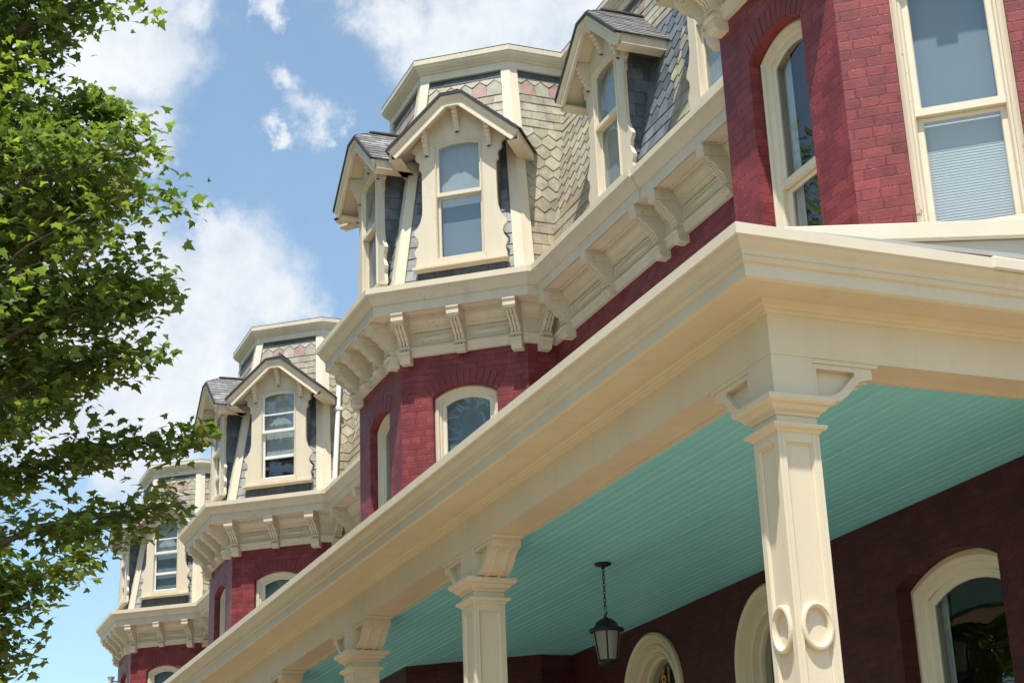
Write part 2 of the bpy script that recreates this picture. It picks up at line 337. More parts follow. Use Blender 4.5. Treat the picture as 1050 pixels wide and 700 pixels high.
def bracket_mesh(par,long):
    """local: x across, y outwards negative, z down from the soffit; origin at the frieze face"""
    mb=MB(lambda p:Vector(p)+origin(par)); S=lambda p:(p[2],-p[0],p[1])
    side=[(0,0),(.355,0),(.355,-.02),(.345,-.03),(.345,-.115),(.33,-.135),(.285,-.14),(.265,-.15),(.25,-.185),(.205,-.205),(.175,-.225),(.165,-.255),(.13,-.285),(.10,-.30),(.09,-.34),(.06,-.37),(.055,-.43),(0,-.43)]
    mb.prism([(max(0,x-(.022 if 5<q<17 else 0)),z) for q,(x,z) in enumerate(side)],-.062,.062,S); [mb.prism(side,d-.004,d+.004,S) for d in (-.059,.059)]
    mb.prism([(.0,-.002),(.366,-.002),(.366,-.03),(.352,-.04),(.352,-.105),(.338,-.125),(.20,-.125),(0,-.10)],-.078,.078,S)
    fr=[(x+.016,z) for x,z in side[6:-1]]
    for c in (-.042,0,.042): mb.prism([(.05,-.15)]+fr+[(.03,-.43)],c-.0145,c+.0145,S)
    mb.prism([(0,-.36),(.085,-.36),(.10,-.37),(.10,-.385),(.08,-.395),(0,-.395)],-.072,.072,S)
    mb.prism([(0,-.425),(.10,-.425),(.115,-.44),(.115,-.452),(.09,-.46),(0,-.46)],-.072,.072,S)
    if long:
        mb.prism([(-.05,-.455),(.085,-.455),(.085,-.54),(.055,-.565),(-.05,-.565)],-.068,.068,S)
    else: mb.prism([(0,-.455),(.075,-.455),(.06,-.50),(0,-.505)],-.06,.06,S)
    o=mb.build('bracket','cream',par); o.parent=None; return o

def dormer(house,T,O,ex,k,cur,dark_lower=False,mull=False):
    """O on the cornice top in the plane of the dormer face; k = lean of the roof behind"""
    F=frame_T(O,ex)
    # face with scalloped cheeks, two halves round the window
    prof=[(.60,.33),(.59,.40),(.575,.47),(.60,.53),(.608,.57),(.585,.61),(.56,.64),(.548,.69),(.56,.745),(.60,.79),(.612,.825),(.59,.86),(.55,.91),(.52,.97),(.498,1.05),(.492,1.14),(.49,1.62),(.495,1.66),(.52,1.68),(.525,1.73),(.515,1.76),(.53,1.80),(.565,1.82),(.575,1.86),(.565,1.89),(.59,1.93),(.62,1.945),(.62,1.99)]
    hw,zs,zp,rise=.31,.44,1.985,.055
    ar=arc(hw,zp,rise,12)
    mb=MB(T)
    for sgn in (-1,1):
        half=[(sgn*w,z) for w,z in prof]+[(sgn*.11,2.50),(0,2.50)]+[(sgn*abs(w),z) for w,z in ar[6:]][0:]+[(sgn*hw,zs),(0,zs),(0,.33)]
        mb.prism(half,0,.045,F)
    mb.box((-.615,.302,-.075),(.615,.335,.03),F); mb.box((-.60,.275,-.04),(.60,.303,.03),F)
    mb.box((-.335,.36,-.018),(.335,.435,.02),F)
    d=mb.build('dormer','cream',house)
    # under-sill apron of slate
    mb=MB(T)
    for i in range(5): mb.box((-.575+i*.23,-.05,.005+rnd.uniform(0,.006)),(-.35+i*.23,.278,.06),F,vary(DARK))
    mb.build('slate_apron','slate',d)
    # cheeks
    for sgn in (-1,1):
        mb=MB(T); G=lambda p,sgn=sgn:F((sgn*(.47-p[2]),p[1],p[0]))     # (depth,z,out-)
        reg=[(.046,0),(k*0+.10,0),(k*2.2+.12,2.2),(.046,2.2)]
        slate_face(mb,G,[reg],2.2,0,.6,[(.155,'r')]*15,lambda *a:vary(GREY,.25),tw=.26,thick=.012)
        mb.build('dormer_cheek','slate',d)
    # roof
    yf,yb=-.24,k*2.75+.22; E=(.87,1.93); Pk=(.145,2.58); zr=2.722
    mb=MB(T)
    for sgn in (-1,1):
        sl=Vector((E[0]-Pk[0],E[1]-Pk[1])); ex2=sl.length; m=sl/ex2; L2=(Vector((E[0],E[1]))-Vector((0,zr))).length
        nn=Vector((-m.y,m.x))
        G=lambda p,sgn=sgn:F((sgn*(E[0]-m.x*p[1]-nn.x*0+ (-p[2])*(-m.y)*-1*-1),E[1]-m.y*p[1]+(-p[2])*m.x,p[0]))
        def G(p,sgn=sgn):       # p=(depth, up the slope, -out)
            x=E[0]-m.x*p[1]-m.y*(-p[2]); z=E[1]-m.y*p[1]+m.x*(-p[2]); return F((sgn*x,z,p[0]))
        reg=[(yf,-.03),(yb,-.03),(yb,L2),(yf+.27,L2),(yf,ex2)]
        slate_face(mb,G,[reg],L2+.02,yf,yb,[(.115,'r')]*11,lambda *a:vary((.17,.165,.165) if rnd.random()<.7 else (.25,.24,.235),.25),tw=.21,thick=.013,gap=.006)
    hip=[F((-Pk[0]-.01,Pk[1],yf)),F((Pk[0]+.01,Pk[1],yf)),F((0,zr+.012,yf+.27))]
    for i in range(3):
        a=[Vector(hip[0]).lerp(Vector(hip[2]),i/3),Vector(hip[1]).lerp(Vector(hip[2]),i/3),Vector(hip[1]).lerp(Vector(hip[2]),(i+1.3)/3 if i<2 else 1),Vector(hip[0]).lerp(Vector(hip[2]),(i+1.3)/3 if i<2 else 1)]
        up=Vector((0,0,.02-.004*i)); mb.poly([a[0]+up,a[1]+up,a[2]+Vector((0,0,.006)),a[3]+Vector((0,0,.006))],None,vary((.2,.2,.2)))
    mb.build('dormer_roof','roofslate',d)
    mb=MB(T)
    op=[(-E[0],E[1]),(-Pk[0],Pk[1]),(Pk[0],Pk[1]),E]
    mb.sweep(op,[(-.004,yf-.02),(.034,yf-.02),(.034,yf+.30),(-.004,yf+.30)],F)        # felt edge
    vs=[F(q) for q in [(-E[0],E[1]-.01,yf),(-E[0],E[1]-.01,yb),(E[0],E[1]-.01,yf),(E[0],E[1]-.01,yb),(-Pk[0],Pk[1]-.02,yf),(Pk[0],Pk[1]-.02,yf),(0,zr-.02,yf+.27),(0,zr-.02,yb)]]
    mb.mesh(vs,[(0,4,6,7,1),(2,3,7,6,5),(4,5,6)])
    mb.tube([F((0,zr+.012,yf+.25)),F((0,zr+.02,yf+.5)),F((0,zr+.012,yb))],.028,6)
    mb.build('roof_edge','felt',d,fix=False)
    mb=MB(T)
    op=[(-E[0]+.01,E[1]-.025),(-.135,Pk[1]-.025),(.135,Pk[1]-.025),(E[0]-.01,E[1]-.025)]
    mb.sweep(op,[(0,yf-.005),(.035,yf-.005),(.042,yf+.012),(.055,yf+.02),(.062,yf+.032),(.125,yf+.032),(.13,yf+.02),(.15,yf+.02),(.15,yf+.06),(0,yf+.06)],F)
    mb.build('bargeboard','cream',d)
    mb=MB(T)
    mb.sweep(op,[(.035,yf+.055),(.075,yf+.055),(.075,yb-.12),(.035,yb-.12)],F)
    for sgn in (-1,1):
        x0,x1=sorted((sgn*.70,sgn*.855)); mb.box((x0,1.785,yf+.062),(x1,1.806,yb-.12),F)
        x0,x1=sorted((sgn*.832,sgn*.86)); mb.box((x0,1.79,yf+.061),(x1,1.925,yb-.05),F)
        pass
    mb.build('eave_soffit','cream',d)
    for c,zt,zb in ((0,2.465,2.13),(-.415,2.185,1.86),(.415,2.185,1.86)):
        mb=MB(T); h=zt-zb; G=lambda p:F((c+p[2],p[1],-p[0]))
        sd=[(0,zt+.04),(.165,zt+.02),(.165,zt-.05),(.14,zt-.065),(.14,zt-.10),(.11,zt-.115),(.115,zt-.15),(.085,zt-.165),(.09,zt-.20),(.06,zt-.215),(.06,zt-.25),(.04,zt-.265),(.04,zb),(0,zb)]
        mb.prism(sd,-.035,.035,G); mb.prism([(a+.008,b) for a,b in sd[1:-1]]+[(0.0,zb),(0,zt)],-.018,.018,G); mb.build('eave_bracket','cream',d)
    # window: third-level pieces are siblings under the dormer
    P2=[(0,.12),(0,-.012),(.010,-.020),(.018,-.010),(.020,.012),(.020,.12)]
    mb=MB(T); mb.sweep(opening_path(0,hw,zs,zp,rise),P2,F); mb.build('window_frame','cream',d)
    rail=1.30; h2=hw-.019; zt2=zp+rise-.02; r2=.045
    mb=MB(T); d1,d2=.012,.045
    up=[(-h2,rail-.02)]+arc(h2,zt2-r2,r2)+[(h2,rail-.02)]
    mb.sweep(up,[(0,d1),(.022,d1),(.028,d1+.01),(.028,d1+.03),(0,d1+.03)],F,closed=True)
    mb.box((-h2+.001,rail-.03,d1-.022),(h2-.001,rail+.02,d1+.028),F)
    mb.sweep([(-h2,zs),(-h2,rail-.012),(h2,rail-.012),(h2,zs)],[(0,d2),(.026,d2),(.032,d2+.01),(.032,d2+.03),(0,d2+.03)],F,closed=True)
    if mull: mb.box((-h2+.03,1.60,d1+.004),(h2-.03,1.625,d1+.03),F); mb.box((-h2+.03,.80,d2-.02),(h2-.03,.85,d2+.03),F)
    mb.build('sash','white' if mull else 'sash',d)
    mb=MB(T)
    mb.poly([F((a,b,d1+.017)) for a,b in ([(-h2+.02,rail)]+[(a*.93,b-.02) for a,b in arc(h2,zt2-r2,r2)]+[(h2-.02,rail)])[::-1]])
    mb.poly([F((a,b,d2+.017)) for a,b in [(h2-.02,zs+.02),(h2-.02,rail),(-h2+.02,rail),(-h2+.02,zs+.02)]])
    mb.build('glass','glass',d,fix=False)
    mb=MB(T); n=24; vs=[]
    for i in range(n+1):
        w=-h2+.004+(2*h2-.008)*i/n; dd=.115+.003*math.sin(i*1.7)+.002*math.sin(i*3.3); vs+=[F((w,cur,dd)),F((w,2.03,dd))]
    mb.mesh(vs,[(2*i,2*i+2,2*i+3,2*i+1) for i in range(n)]); mb.build('curtain','curtain',d,smooth=True,fix=False)
    if cur>1.2: mb=MB(T); mb.box((-h2+.004,.45,.125),(h2-.004,1.40,.13),F); mb.build('reflection_sheet','reflection',d)  # added sheet, tones the lower pane like reflected sky
    mb=MB(T); mb.box((-.40,.36,.15),(.40,2.1,.17),F); mb.build('dark_interior','dark',d)
    return d

def house(name,label,X,Y,S,ymw,xl,xr,back=None,main_dormers=(),first_floor_only=False,long_main=(),short_main=(),cut=1.2,openings=None,curs=(.46,.46,.46),mull=False,blindT0=False,frontdormers=True,doors=()):
    root=thing(name,(X,Y,-H),label,'house','terraced houses with octagonal corner bays')
    T=lambda p:(X+S*p[0],Y+S*p[1],p[2])
    a,y,L=.859,.523,1.622; b=a+L*CT; yc=y+L*ST
    br=outline(a,y,L,ymw,xl,xr,back)
    # ---- brick walls
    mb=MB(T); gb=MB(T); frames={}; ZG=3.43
    wop=(.41,4.62,6.63,.125,.20)
    rec=outline(a,y,L,ymw,xl,xr,back)
    zb=4.02 if first_floor_only else -H
    for i in range(len(br)-1):
        A,B=br[i],br[i+1]; Ls=(Vector(B)-Vector(A)).length
        ops=[]
        if i in (2,3,4): ops=[(Ls/2+{3:-.015,4:0,2:0}[i],*wop)]
        z0=zb if not (first_floor_only and i in (0,)) else -H
        if i==0 or (not back and i==6):
            ops=[(x-A[0],hw,zs,zp,r,dp) for (x,hw,zs,zp,r,dp) in doors if A[0]<x<B[0]]
        lo_=[o for o in ops if o[2]<3]; hi_=[o for o in ops if o[2]>=3]
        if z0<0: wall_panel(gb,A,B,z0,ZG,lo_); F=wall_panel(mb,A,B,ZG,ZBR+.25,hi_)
        else: F=wall_panel(mb,A,B,z0,ZBR+.25,ops)
        frames[i]=(F,Ls,ops)
    if first_floor_only:
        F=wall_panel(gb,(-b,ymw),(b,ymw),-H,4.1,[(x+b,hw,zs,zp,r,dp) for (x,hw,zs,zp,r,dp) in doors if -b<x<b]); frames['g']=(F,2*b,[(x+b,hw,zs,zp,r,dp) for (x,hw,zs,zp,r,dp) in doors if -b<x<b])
        mb.poly([(-b,ymw,4.03),(-b,yc,4.03),(-a,y,4.03),(a,y,4.03),(b,yc,4.03),(b,ymw,4.03)])
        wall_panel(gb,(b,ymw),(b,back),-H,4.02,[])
    mb.build('wall','brick',root,fix=False); gb.build('ground_floor_wall','brickshadow',root,fix=False)  # lower wall takes the brick with the porch shadow painted in
    for i in (2,3,4):
        F,Ls,ops=frames[i]
        o=ops[0]; c,hw,zs,zp,rise,dep=o
        fr=sash_window(root,T,F,(c,hw-.003,zs,zp-.003,rise),5.62 if not first_floor_only else 5.56,(.105 if i!=4 else .075),BRICKMOULD,cur=None if (blindT0 and i==4) else (zs+.02,zp+.05) if i==2 else None,blind=(zs+.05,5.50) if (blindT0 and i==4) else None,y1=.05,y2=.085)
        if blindT0 and i==4:
            mb=MB(T); mb.box((c-hw+.09,5.40,.235),(c+hw-.09,zp+.06,.24),F); mb.build('reflection_sheet','reflection',fr)  # added sheet: upper pane's blue sky reflection as plain colour
        if not blindT0 and i==4:
            mb=MB(T); mb.box((c-hw+.09,zs+.02,.24),(c+hw-.09,zp+.06,.245),F); mb.build('reflection_sheet','reflection',fr)  # added sheet, paints a bluish sky reflection behind the glass
        if i==3:        # drawn curtains at the sides
            mb=MB(T)
            for s0,s1 in ((-.31,-.17),(.2,.31)):
                vs=[]
                for q in range(9):
                    w=c+s0+(s1-s0)*q/8; dd=.105+.085+.07+.012*math.sin(q*2.2); vs+=[F((w,zs+.03,dd)),F((w,zp+.03,dd))]
                mb.mesh(vs,[(2*q,2*q+2,2*q+3,2*q+1) for q in range(8)])
            mb.build('side_curtain','blind',fr,smooth=True,fix=False)
        mb=MB(T); mb.box((c-hw-.06,zs-.09,-.05),(c+hw+.06,zs-.002,.1),F); mb.build('window_sill','cream',fr)
        # brick arch
        mb=MB(T); r=(hw*hw+rise*rise)/(2*rise); cz=zp+rise-r; am=math.asin(hw/r); n=12
        for q in range(n):
            a0=-am+2*am*(q+.06)/n; a1=-am+2*am*(q+.94)/n
            pg=[(c+(r+.002)*math.sin(a0),cz+(r+.002)*math.cos(a0)),(c+(r+.002)*math.sin(a1),cz+(r+.002)*math.cos(a1)),(c+(r+.19)*math.sin(a1),cz+(r+.19)*math.cos(a1)),(c+(r+.19)*math.sin(a0),cz+(r+.19)*math.cos(a0))]
            mb.prism(pg,-.007+rnd.uniform(-.002,.002),.01,F)
        mb.build('brick_arch','brickplain',fr,bevel=.004)
    # ---- doors and ground floor window
    for key,(F,Ls,ops) in frames.items():
        if key in (2,3,4): continue
        for (c,hw,zs,zp,rise,dep) in ops:
            if rise>.4: make_door(root,T,F,c,hw,zs,zp,rise)
            else:
                fr=sash_window(root,T,F,(c,hw-.003,zs,zp-.003,rise),1.45,.15,[(x*1.75,d*1.2) for x,d in BRICKMOULD],sashw=.06,name='porch_window',cur=None,blind=None,y1=.06,y2=.10,dark=.5)
                mb=MB(T); mb.mesh([F((c-hw+.13+.02*q,z,.33+.015*math.sin(q*2.1))) for q in range(7) for z in (zs+.05,zp+.05)],[(2*q,2*q+2,2*q+3,2*q+1) for q in range(6)]); mb.build('side_curtain','curtain',fr,smooth=True,fix=False)
                mb=MB(T); mb.box((c-hw+.1,zs+.01,.35),(c+hw-.1,zp+.1,.355),F); mb.build('reflection_sheet','reflection',fr)  # added sheet, lifts the pane's tone in place of a reflection
                mb=MB(T); mb.box((c-hw-.08,zs-.12,-.07),(c+hw+.08,zs-.002,.12),F); mb.build('window_sill','cream',fr)
    # ---- main cornice: mouldings and soffit in one piece, brackets and frieze panels its children
    Z=lambda p:(p[0],p[1],ZC+p[2])
    mb=MB(T); mb.sweep(br,[(o,z) for o,z in CORNICE],Z); co=mb.build('cornice','cream',root)
    bl=bracket_mesh(co,True); bs=bracket_mesh(co,False); BR=[]
    def put(A,B,w,long,push=0):
        A=Vector(A);B=Vector(B);t=(B-A).normalized();n=Vector((t.y,-t.x)); p=A+t*w+n*(.05-push)
        wp=Vector(T((p.x,p.y,ZC-.318)))-origin(co)
        ang=math.atan2(t.y,t.x); m=Matrix.Translation(wp)@Matrix.Rotation(ang,4,'Z'); m=m@Matrix.Diagonal((S,S,1,1))
        inst(bl if long else bs,m,co,'bracket')
    panels=[]
    def seg(i,ws,ends=True):
        A,B=br[i],br[i+1]
        for w,l in ws: put(A,B,w,l)
        xs=[w for w,l in ws]
        for w0,w1 in zip(xs,xs[1:]):
            if w1-w0>.25: panels.append((A,B,w0+.10,w1-.10))
    Lf=2*a
    seg(2,[(.10,1),(L/2,0),(L-.10,1)]); seg(3,[(.10,1),(Lf/2-.28,0),(Lf/2+.28,0),(Lf-.10,1)]); seg(4,[(.10,1),(L/2,0),(L-.10,1)])
    rl=ymw-yc
    seg(5,[(rl*.52,1)]); seg(1,[(rl*.48,1)])
    mb=MB(T)
    if not back:
        A=br[6]; ws=[(x-A[0],l) for x,l in long_main if A[0]<x<br[7][0]]; seg(6,sorted(ws))
    A=br[0]; ws=[(x-A[0],l) for x,l in long_main if A[0]<x<br[1][0]]; 
    if ws: seg(0,sorted(ws))
    bpy.data.objects.remove(bl); bpy.data.objects.remove(bs)
    for A,B,w0,w1 in panels:
        mb=MB(T); A=Vector(A);B=Vector(B);t=(B-A).normalized(); F=frame_T((A.x,A.y,ZC),t); z0,z1=-.645,-.505; d=-.05
        mb.sweep([(w0,z0),(w0,z1),(w1,z1),(w1,z0)],[(0,d+.001),(0,d-.014),(.012,d-.018),(.02,d-.004),(.02,d+.001)],F,closed=True)
        wc=(w0+w1)/2; zc=(z0+z1)/2; e=.03
        vs=[F((w0+e,z0+e,d-.002)),F((w0+e,z1-e,d-.002)),F((w1-e,z1-e,d-.002)),F((w1-e,z0+e,d-.002)),F((wc-.01,zc,d-.03)),F((wc+.01,zc,d-.03))]
        mb.mesh(vs,[(0,1,4),(1,2,5,4),(2,3,5),(3,0,4,5)])
        # soffit coffer above
        mb.build('frieze_panel','cream',co)
        G=lambda p:F((p[0],p[2],p[1])); zz=-.318; mb=MB(T)
        mb.sweep([(w0-.02,-.385),(w0-.02,-.20),(w1+.02,-.20),(w1+.02,-.385)],[(0,zz+.002),(0,zz-.014),(.022,zz-.014),(.022,zz+.002)],G,closed=True)
        mb.build('soffit_frame','cream',co)
    # ---- mansard
    ma,my,mL,mm=.894,.45,1.693,ymw-.073
    ta,ty,tL,tm=.637,.979,1.184,ymw+.575
    lo=outline(ma,my,mL,mm,xl,xr,back-.0 if back else None); hi=outline(ta,ty,tL,tm,xl,xr,back if back else None)
    zt=3.225; mb=MB(T); deck=MB(T); deckuv=[]
    kk=.53/zt
    dk=[]
    for i in range(len(lo)-1):
        A0,B0,A1,B1=[Vector(q) for q in (lo[i],lo[i+1],hi[i],hi[i+1])]
        t=(B0-A0).normalized(); n=Vector((t.y,-t.x)); inset=(A0-A1).dot(n); slope=math.sqrt(inset*inset+zt*zt)
        mid=(A0+B0)/2; up=Vector((-n.x*inset,-n.y*inset,zt))/slope; nn=Vector((t.x,t.y,0)).cross(up)   # outward normal
        if nn.dot(Vector((n.x,n.y,0)))<0: nn=-nn
        F=lambda p,mid=mid,t=t,up=up,nn=nn:(mid.x+t.x*p[0]+up.x*p[1]-nn.x*p[2],mid.y+t.y*p[0]+up.y*p[1]-nn.y*p[2],ZC+up.z*p[1]-nn.z*p[2])
        l0,r0,l1,r1=(A0-mid).dot(t),(B0-mid).dot(t),(A1-mid).dot(t),(B1-mid).dot(t)
        holes=[]
        if i in (2,3,4): holes=[0.0]
        if i in (0,6) and not (back and i==6): holes=[x-mid.x for x in main_dormers if lo[i][0]<x<lo[i+1][0]]
        hz=2.35; hwid=.44
        quad=[(l0,0),(r0,0),(r1,slope),(l1,slope)]; regs=[]
        if not holes: regs=[quad]
        else:
            xs=sorted(holes); edges=[-99]+[q for x in xs for q in (x-hwid,x+hwid)]+[99]
            for e in range(0,len(edges),2): regs.append(clip(quad,[(edges[e],-1),(edges[e+1],-1),(edges[e+1],9),(edges[e],9)]))
            for x in xs: regs.append(clip(quad,[(x-hwid,hz),(x+hwid,hz),(x+hwid,9),(x-hwid,9)]))
        regs=[g for g in regs if len(g)>2]
        for g in regs: deck.poly([F((w,h,.004)) for w,h in g])
        rows=[(.115,'r'),(.10,'p'),(.175,'r'),(.13,'r'),(.13,'r'),(.13,'r'),(.13,'r')]+[(.165,'p')]*8+[(.165,'r')]*8
        def colf(r,j,w,z,shape,i=i,holes=holes):
            if r==0: return vary(DARK,.25) if rnd.random()<.8 else vary(GREY,.2)
            if r==1: return vary(BUFF2,.1)
            if r==2: return vary(PINK if j%2 else GREEN,.1)
            if i in (2,3,4) and r>6: return vary(GREY2 if rnd.random()<.55 else GREY,.2) if z>.9 else vary((.30,.31,.31),.2)
            if i in (5,1) or (i in (6,0) and holes and w<min(holes)):
                if r>13: return vary(TAN if rnd.random()<.55 else BUFF,.22) if z>.2 else vary(GREY2,.15)
                if r>8 and w<-.1 and rnd.random()<.3 and i!=6: return vary(GREY,.3)
                return vary(BUFF if rnd.random()<.6 else BUFF2,.12)
            if i in (6,0) and holes and r>6:
                q=(j+r//2)%5
                return vary((.33,.30,.205) if (q==3 and 7<r<15 and rnd.random()<.55) else GREY2 if rnd.random()<.5 else GREY,.25)
            return vary(BUFF if rnd.random()<.6 else BUFF2,.12)
        if i in (2,3,4): rows=[(e,'r') if (s=='p' and q>6) else (e,s) for q,(e,s) in enumerate(rows)]
        slate_face(mb,F,regs,slope,min(l0,l1),max(r0,r1),rows,colf,thick=.0145)
        dk.append((F,l0,r0,l1,r1,slope))
    top=MB(T)
    roof=mb.build('mansard_roof','slate',root)
    deck.build('roof_sheathing','felt',roof,fix=False)
    # hip boards on both sides of each hip
    for i in (2,3,4,5):
        F,l0,r0,l1,r1,sl=dk[i]
        if i in (2,3,4) or i==5:
            for side in (0,1):
                if (i==5 and side==1): continue
                mbb=MB(T)
                if side==0: pg=[(l0-.016,-.05),(l0+.115,-.05),(l1+.10,sl),(l1-.016,sl)]
                else: pg=[(r0-.115,-.05),(r0+.016,-.05),(r1+.016,sl),(r1-.10,sl)]
                mbb.prism(pg,.0,-.042,F); mbb.build('corner_board','cream',roof)
    F,l0,r0,l1,r1,sl=dk[1]; mbb=MB(T); mbb.prism([(r0-.115,-.05),(r0+.016,-.05),(r1+.016,sl),(r1-.10,sl)],.0,-.042,F); mbb.build('corner_board','cream',roof)
    # cap cornice
    mb=MB(T); Z2=lambda p:(p[0],p[1],ZC+ZM+p[2])
    mb.sweep(hi,[(.10,.0),(.15,-.006),(.155,-.012),(.155,-.075),(.14,-.085),(.132,-.115),(.10,-.15),(.07,-.172),(.065,-.185),(.05,-.187),(.05,-.29),(.036,-.295),(-.05,-.295),(-.05,.0)],Z2)
    mb.build('roof_cornice','cream',root)
    mb=MB(T); mb.sweep(hi,[(.09,.002),(.153,.0),(.153,.007),(.09,.016)],Z2); ed=mb.build('roof_edging','felt',root)
    ya=14
    pts=[(q[0],q[1],ZC+ZM-.01) for q in hi]+([(hi[-1][0]-.001,ya,ZC+ZM-.01)] if not back else [])+[(hi[0][0],ya,ZC+ZM-.01)]
    mb=MB(T); mb.poly(pts)
    # back of the house, closed and dark inside
    xr_=br[-1][0]
    mb.poly([(xr_,ya,-H),(xl,ya,-H),(xl,ya,ZC+ZM-.02),(xr_,ya,ZC+ZM-.02)])
    for xe in ([xl] if back else [xl,xr_]): mb.poly([(xe,ya,-H),(xe,ymw,-H),(xe,ymw,ZC-.3),(xe,mm+.02,ZC-.02),(xe,tm+.02,ZC+zt-.02),(xe,tm+.02,ZC+ZM-.02),(xe,ya,ZC+ZM-.02)])
    mb.build('flat_roof','metalroof',root,fix=False)
    # ---- dormers
    tch=Vector((CT,ST)); nch=Vector((ST,-CT))
    q=.03
    mid=(Vector((ma,my))+Vector((ma+mL*CT,my+mL*ST)))/2+nch*q
    dormer(root,T,(mid.x+tch.x*.04,mid.y+tch.y*.04,ZC),tch,kk,curs[0],mull=mull)
    dormer(root,T,(0,my-q,ZC),(1,0),kk,curs[1],mull=mull)
    ml=Vector((-mid.x,mid.y)); dormer(root,T,(ml.x,ml.y,ZC),(CT,-ST),kk,curs[1],mull=mull)
    for x in main_dormers: dormer(root,T,(x,mm-q,ZC),(1,0),.648/zt,curs[2])
    return root,T

def make_door(root,T,F,c,hw,zs,zp,rise):
    prof=[(0,.22),(0,-.035),(.035,-.055),(.07,-.035),(.08,.0),(.14,.005),(.16,-.012),(.19,-.012),(.20,.03),(.25,.035),(.265,.02),(.285,.03),(.29,.10),(.33,.11),(.33,.22)]
    mb=MB(T); mb.sweep(opening_path(c,hw-.003,zs,zp,rise-.003,24),[(a*.8,d) for a,d in prof],F); dr=mb.build('entrance_door','porch',root)
    h2=hw-.255; mb=MB(T)
    mb.box((c-h2,zs,.16),(c+h2,2.15,.205),F)
    for w0,w1,z0,z1 in ((-h2+.05,-.03,zs+.15,.5),(.03,h2-.05,zs+.15,.5),(-h2+.05,-.03,.65,2.0),(.03,h2-.05,.65,2.0)):
        mb.sweep([(c+w0,z0),(c+w0,z1),(c+w1,z1),(c+w1,z0)],[(0,.161),(0,.145),(.03,.15),(.03,.161)],F,closed=True)
    mb.box((c-h2,2.15,.13),(c+h2,2.28,.205),F)
    mb.build('door_leaf','door',dr)
    mb=MB(T); mb.poly([F((c+a,b,.15)) for a,b in ([(-h2,2.28)]+arc(h2,zp,rise*h2/hw,16)+[(h2,2.28)])[::-1]]); mb.build('transom_glass','glass',dr,fix=False)
    mb=MB(T); mb.poly([F((c+a,b,.22)) for a,b in [(-h2,2.28)]+arc(h2,zp,rise*h2/hw,16)+[(h2,2.28)]]); mb.build('dark_interior','dark',dr,fix=False)
    if c is not None and DOORNUM.get(root.name):
        cu=bpy.data.curves.new('numberfont','FONT'); cu.body=DOORNUM[root.name]; cu.size=.23; cu.align_x='CENTER'; cu.extrude=.002
        to=bpy.data.objects.new('tmp',cu); COL.objects.link(to); bpy.context.view_layer.update()
        me=bpy.data.meshes.new_from_object(to.evaluated_get(bpy.context.evaluated_depsgraph_get())); bpy.data.objects.remove(to)
        mb=MB(T); vs=[F((c+v.co.x,2.77+v.co.y,.146-v.co.z)) for v in me.vertices]; mb.mesh(vs,[list(p.vertices) for p in me.polygons]); mb.build('house_number','gold',dr,fix=False)
DOORNUM={}

# placement: T1 is the tower right of the tree gap, T0 the near one at the frame's right
YF=5.839
X1,Y1=-19.809,YF
PB=-14.715                                  # party wall between the two near houses
mainw=2.179
b_br=.859+1.622*CT
lm=[(-17.42,1),(-16.2,0),(-14.93,1)]
doorop=(.66,-.55,2.625,.655,.22)
DOORNUM['row_house']='61'
h1,T1=house('row_house','red brick terrace house whose bay with pink-banded slate mansard rises at centre of the photo',X1,Y1,1.0,mainw,-2.9,PB-X1,main_dormers=(-15.98-X1,),long_main=[(x-X1,l) for x,l in lm],curs=(1.36,1.36,.46),doors=[(-15.92-X1,*doorop)])
S0=.948; X0,Y0=-9.884,5.865; ym0=(8.018-Y0)/S0
lm0=[(-14.5,1),(-13.42,0),(-12.3,1)]
W=lambda x:(x-X0)/S0
h0,T0=house('row_house','nearest red brick house above the porch corner, its dormers out of frame',X0,Y0,S0,ym0,W(PB),0,back=14,main_dormers=(W(-13.48),),first_floor_only=True,long_main=[(W(x),l) for x,l in lm0],blindT0=True,
   doors=[(W(-13.5),.66/S0,-.55,2.625,.655,.22),(W(-10.855),.665/S0,.35,2.79,.17,.30)])
S2=1.061; X2,Y2=-30.11,6.089
h2,T2=house('row_house','second brick house down the terrace with downspout and half open dormer window',X2,Y2,S2,mainw,-2.9,(-22.75-X2)/S2,long_main=[(2.35,1),(3.6,0),(4.9,1)],main_dormers=(4.2,),curs=(.86,.9,.46),mull=True)
S3=.9746; X3,Y3=-39.47,6.044
h3,T3=house('row_house','farthest brick house of the terrace, partly behind the tree branches',X3,Y3,S3,mainw,-2.9,(-33.25-X3)/S3,long_main=[(2.35,1),(3.6,0),(4.9,1)],main_dormers=(),curs=(1.3,1.3,.46),mull=True)
# downspout on the second house
mb=MB(T2)
def dsp(z): f=z/3.275; return (1.944-.573*f+.075,1.93+.3*f,ZC+z)
mb.tube([dsp(.02),dsp(.22),dsp(.25),dsp(3.1),dsp(3.28)],.042,10)
for z in (.3,1.7): 
    p=dsp(z); mb.box((p[0]-.07,p[1]-.055,p[2]-.03),(p[0]+.06,p[1]+.055,p[2]+.03))
mb.build('downspout','white',h2,smooth=False)
# service wire insulator on the far house
mb=MB(); mb.tube([(-40.35,6.62,6.69),(-41.0,6.6,6.83),(-41.5,6.6,6.9)],.018,6); wb=mb.build('wire_arm','iron',h3)
mb=MB(); mb.lathe([(0,-.06),(.05,-.06),(.06,-.02),(.045,0),(.07,.03),(.095,.09),(.06,.06),(.02,.02)],(-41.55,6.6,6.93),10); mb.build('insulator','ceramic',wb)
